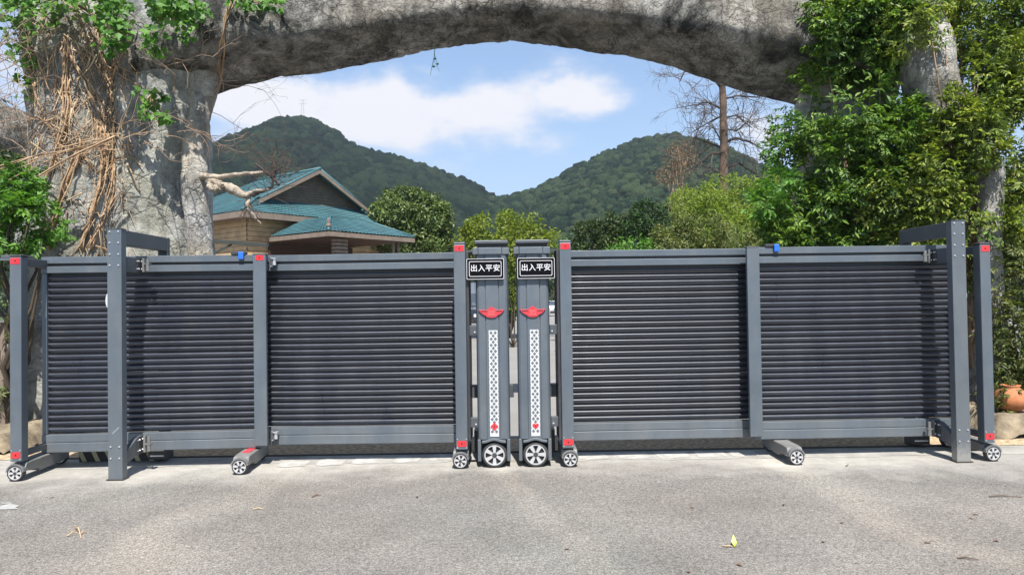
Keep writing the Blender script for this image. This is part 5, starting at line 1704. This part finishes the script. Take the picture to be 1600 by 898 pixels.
def hill(profile, Yr, D, mat, ncrown, seed, rad):
    """ridge seen through profile (px, py) at distance Yr, falling towards the camera over D metres"""
    r = np.random.default_rng(seed)
    xp = np.array([P(a, b, Yr).x for a, b in profile]); zp = np.array([P(a, b, Yr).z for a, b in profile])

    def height(x, y):
        s = np.clip(1 - (Yr - y) / D, 0, 1); back = np.clip(1 - (y - Yr) / D, 0, 1); s = np.where(y > Yr, back, s)
        s = s ** .8
        h = np.interp(x, xp, zp) - rad * .7
        gul = .10 * h * fbm(np.stack([x / 45, y / 60, x * 0 + seed], -1), 3) * (1 - s) * 2
        return np.maximum(h * s + gul * s, -2)
    nx, ny = 120, 50; xs = np.linspace(xp[0], xp[-1], nx); ys = np.linspace(Yr - D, Yr + D * .6, ny); X, Y = np.meshgrid(xs, ys, indexing='ij')
    V = np.stack([X, Y, height(X, Y)], -1).reshape(-1, 3); i = np.arange(nx - 1)[:, None]; k = np.arange(ny - 1)[None]
    Fc = np.stack([i * ny + k, (i + 1) * ny + k, (i + 1) * ny + k + 1, i * ny + k + 1], -1).reshape(-1, 4)
    tag(mesh_obj('hill', V, Fc, mat, smooth=True), kind='structure')
    cx = r.uniform(xp[0], xp[-1], ncrown); cy = Yr + 6 - (D * .95) * r.random(ncrown) ** 1.1
    cz = height(cx, cy); keep = cz > 1; cx, cy, cz = cx[keep], cy[keep], cz[keep]; n = len(cx)
    R0 = rad * np.clip(r.lognormal(0, .42, n), .4, 2.2)
    jit = 1 + .15 * np.clip(r.normal(size=(n, len(IV))), -2, 2)
    V = IV[None] * jit[..., None] * R0[:, None, None] * np.array([1, 1, .95]) + np.stack([cx, cy, cz + R0 * .25], -1)[:, None, :]
    Fc = (IF[None] + (np.arange(n) * len(IV))[:, None, None]).reshape(-1, 3)
    o = mesh_obj('hillside_forest', V.reshape(-1, 3), Fc, mat, smooth=True); tag(o, kind='stuff')


hill([(180, 330), (260, 300), (330, 262), (348, 250), (380, 220), (420, 200), (440, 192), (470, 186), (500, 193), (525, 210), (545, 226), (600, 244), (650, 258), (700, 275), (740, 293), (775, 316), (830, 338), (900, 380)], 420, 210, M['hillb'], 13000, 1, 1.9)
hill([(640, 395), (700, 355), (740, 325), (780, 311), (830, 302), (870, 280), (900, 262), (950, 240), (990, 224), (1020, 215), (1050, 212), (1090, 220), (1120, 236), (1145, 250), (1200, 276), (1300, 320), (1400, 350), (1600, 380)], 380, 200, M['hill'], 16000, 2, 1.35)
hill([(-500, 100), (-200, 150), (0, 197), (40, 212), (80, 235), (200, 285), (330, 330), (400, 380)], 240, 110, M['hillb'], 3500, 3, 1.9)
# treeline between yard and hills
bush('distant_treeline', 'dark belt of trees at the foot of the hills', 'treeline',
     [((x, 120 + 6 * math.sin(x), 3.0), (7, 5, 4.2)) for x in range(-80, 90, 8)], M['darkleaf'], 42000, 0, 0, .75, .5, 0, 1, .6, 71, foot=(0, 120, 0), nst=1, r0=.2)
# mast on the left summit
mast = thing('radio_mast', 'slim lattice radio mast on the left summit', 'mast', Z(475, 186, 420))
m = MB(); a = P(472, 188, 420); top = P(473, 156, 420)
for sx in (-1, 1):
    m.tube([a + Vector((sx * 1.1, 0, -4)), top + Vector((sx * .5, 0, 0))], .05, 4)
for k in range(7):
    f = k / 7; p = a.lerp(top, f); q = a.lerp(top, f + .14); w = 1.1 - .6 * f; m.tube([p - Vector((w, 0, 0)), q + Vector((w, 0, 0))], .035, 3)
for k in (.98, .8): p = a.lerp(top, k); m.tube([p - Vector((2.2, 0, 0)), p + Vector((2.2, 0, 0))], .055, 4)
m.obj('lattice', M['pole'], mast, world=True)


# ------------------------------------------------------------------ litter on the asphalt
def gpt(px, py, z=.006):
    d = C3 @ Vector(((px - 800) / F_PX, -(py - 449) / F_PX, -1)); tt = -(CAM_Z - z) / d.z
    return Vector((d.x * tt, d.y * tt, z))


st = thing('straw_wisp', 'crossed dry straws on the asphalt at lower left', 'straw', tuple(gpt(120, 832)))
for a, b, w, h in [((104, 837), (124, 833), .004, .02), ((118, 824), (127, 840), .005, .035), ((124, 834), (136, 831), .004, .015), ((112, 830), (122, 829), .004, .04)]:
    m = MB(); p, q = gpt(*a), gpt(*b); mid = p.lerp(q, .5) + Vector((0, 0, h)); m.tube([p, mid, q], [w, w, w * .6], 5); m.obj('straw', M['straw'], st, world=True)


def flat_leaf(name, px, py, ln, wd, rz, mat, label, cat, group=None, curl=.3):
    p = gpt(px, py, .004); m = MB()
    vs = [(0, 0, 0), (wd * .5, ln * .3, ln * curl * .25), (wd * .45, ln * .65, ln * curl * .2), (0, ln, ln * curl * .6), (-wd * .45, ln * .65, ln * curl * .2), (-wd * .5, ln * .3, ln * curl * .25), (0, ln * .5, .002)]
    m.add(vs, [(6, i, (i + 1) % 6) for i in range(6)])
    o = m.obj(name, M[mat], loc=p); o.rotation_euler = (0, 0, rz); return tag(o, label, cat, group)


lf = flat_leaf('fallen_leaf', 1148, 854, .075, .034, -.2, 'yleaf', 'bright yellow green leaf standing curled on the asphalt', 'leaf', curl=1.2)
flat_leaf('fallen_leaf', 1148, 853, .085, .02, 1.5, 'straw', 'pale dry leaf lying beside the bright green one', 'leaf', curl=.2)
rs = random.Random(9)
for px, py, lab in [(1085, 793, 'dark brown leaf scrap on the asphalt in front of the right inner panel'), (1223, 787, 'brown leaf scrap straight below the right middle trolley wheel'),
                    (1312, 815, 'curled brown leaf scrap right of centre in the lower asphalt'), (1289, 845, 'brown leaf scrap right of the bright green leaf'),
                    (1519, 803, 'upper of two brown leaves lying together at lower right'), (1522, 810, 'lower of two brown leaves lying together at lower right'),
                    (1552, 843, 'brown leaf scrap nearest the lower right corner'), (1443, 847, 'faint brown leaf scrap between the twig and the paired leaves'),
                    (1072, 892, 'brown leaf scrap at the bottom edge left of the green leaf'), (1160, 884, 'brown leaf scrap directly below the bright green leaf'),
                    (890, 857, 'tiny dark leaf scrap in the middle of the lower asphalt'), (1321, 728, 'dark leaf scrap on the cement apron near the right outer panel'),
                    (498, 772, 'brown leaf scrap touching the short dark twig'), (85, 776, 'brown leaf scrap in front of the left end wheel'),
                    (650, 775, 'brown leaf scrap in front of the left inner panel')]:
    flat_leaf('dry_leaf', px, py, rs.uniform(.03, .055), rs.uniform(.014, .026), rs.uniform(0, 6), 'brownleaf', lab, 'leaf', 'brown leaves scattered on the asphalt', .5)
for a, b, lab, mt in [((1496, 871), (1530, 874), 'thin dark twig on the asphalt at lower right', 'bark'), ((1545, 775), (1598, 776), 'long reddish twig near the right edge of the asphalt', 'bark'),
                      ((395, 795), (414, 794.5), 'short pale straw on the asphalt left of centre', 'straw'), ((487, 776), (502, 773), 'short dark twig on the asphalt in front of the left inner panel', 'bark')]:
    m = MB(); p, q = gpt(*a), gpt(*b); o = thing('twig', lab, 'twig', tuple(p)); m.tube([p, p.lerp(q, .4) + Vector((0, .012, .006)), q], [.004, .005, .002], 5); m.obj('stem', M[mt], o, world=True)

# ------------------------------------------------------------------ haze
hz = MB(); hz.box(-700, 700, -30, 900, -2.5, 150)
hzm = bpy.data.materials.new('haze_air'); hzm.use_nodes = True; nt = hzm.node_tree; nt.nodes.clear()
ou = nt.nodes.new('ShaderNodeOutputMaterial'); pv = nt.nodes.new('ShaderNodeVolumePrincipled')
pv.inputs['Color'].default_value = (.74, .86, 1.0, 1); pv.inputs['Density'].default_value = .00029; pv.inputs['Anisotropy'].default_value = .2
nt.links.new(pv.outputs[0], ou.inputs['Volume'])
tag(hz.obj('haze', hzm), kind='stuff')
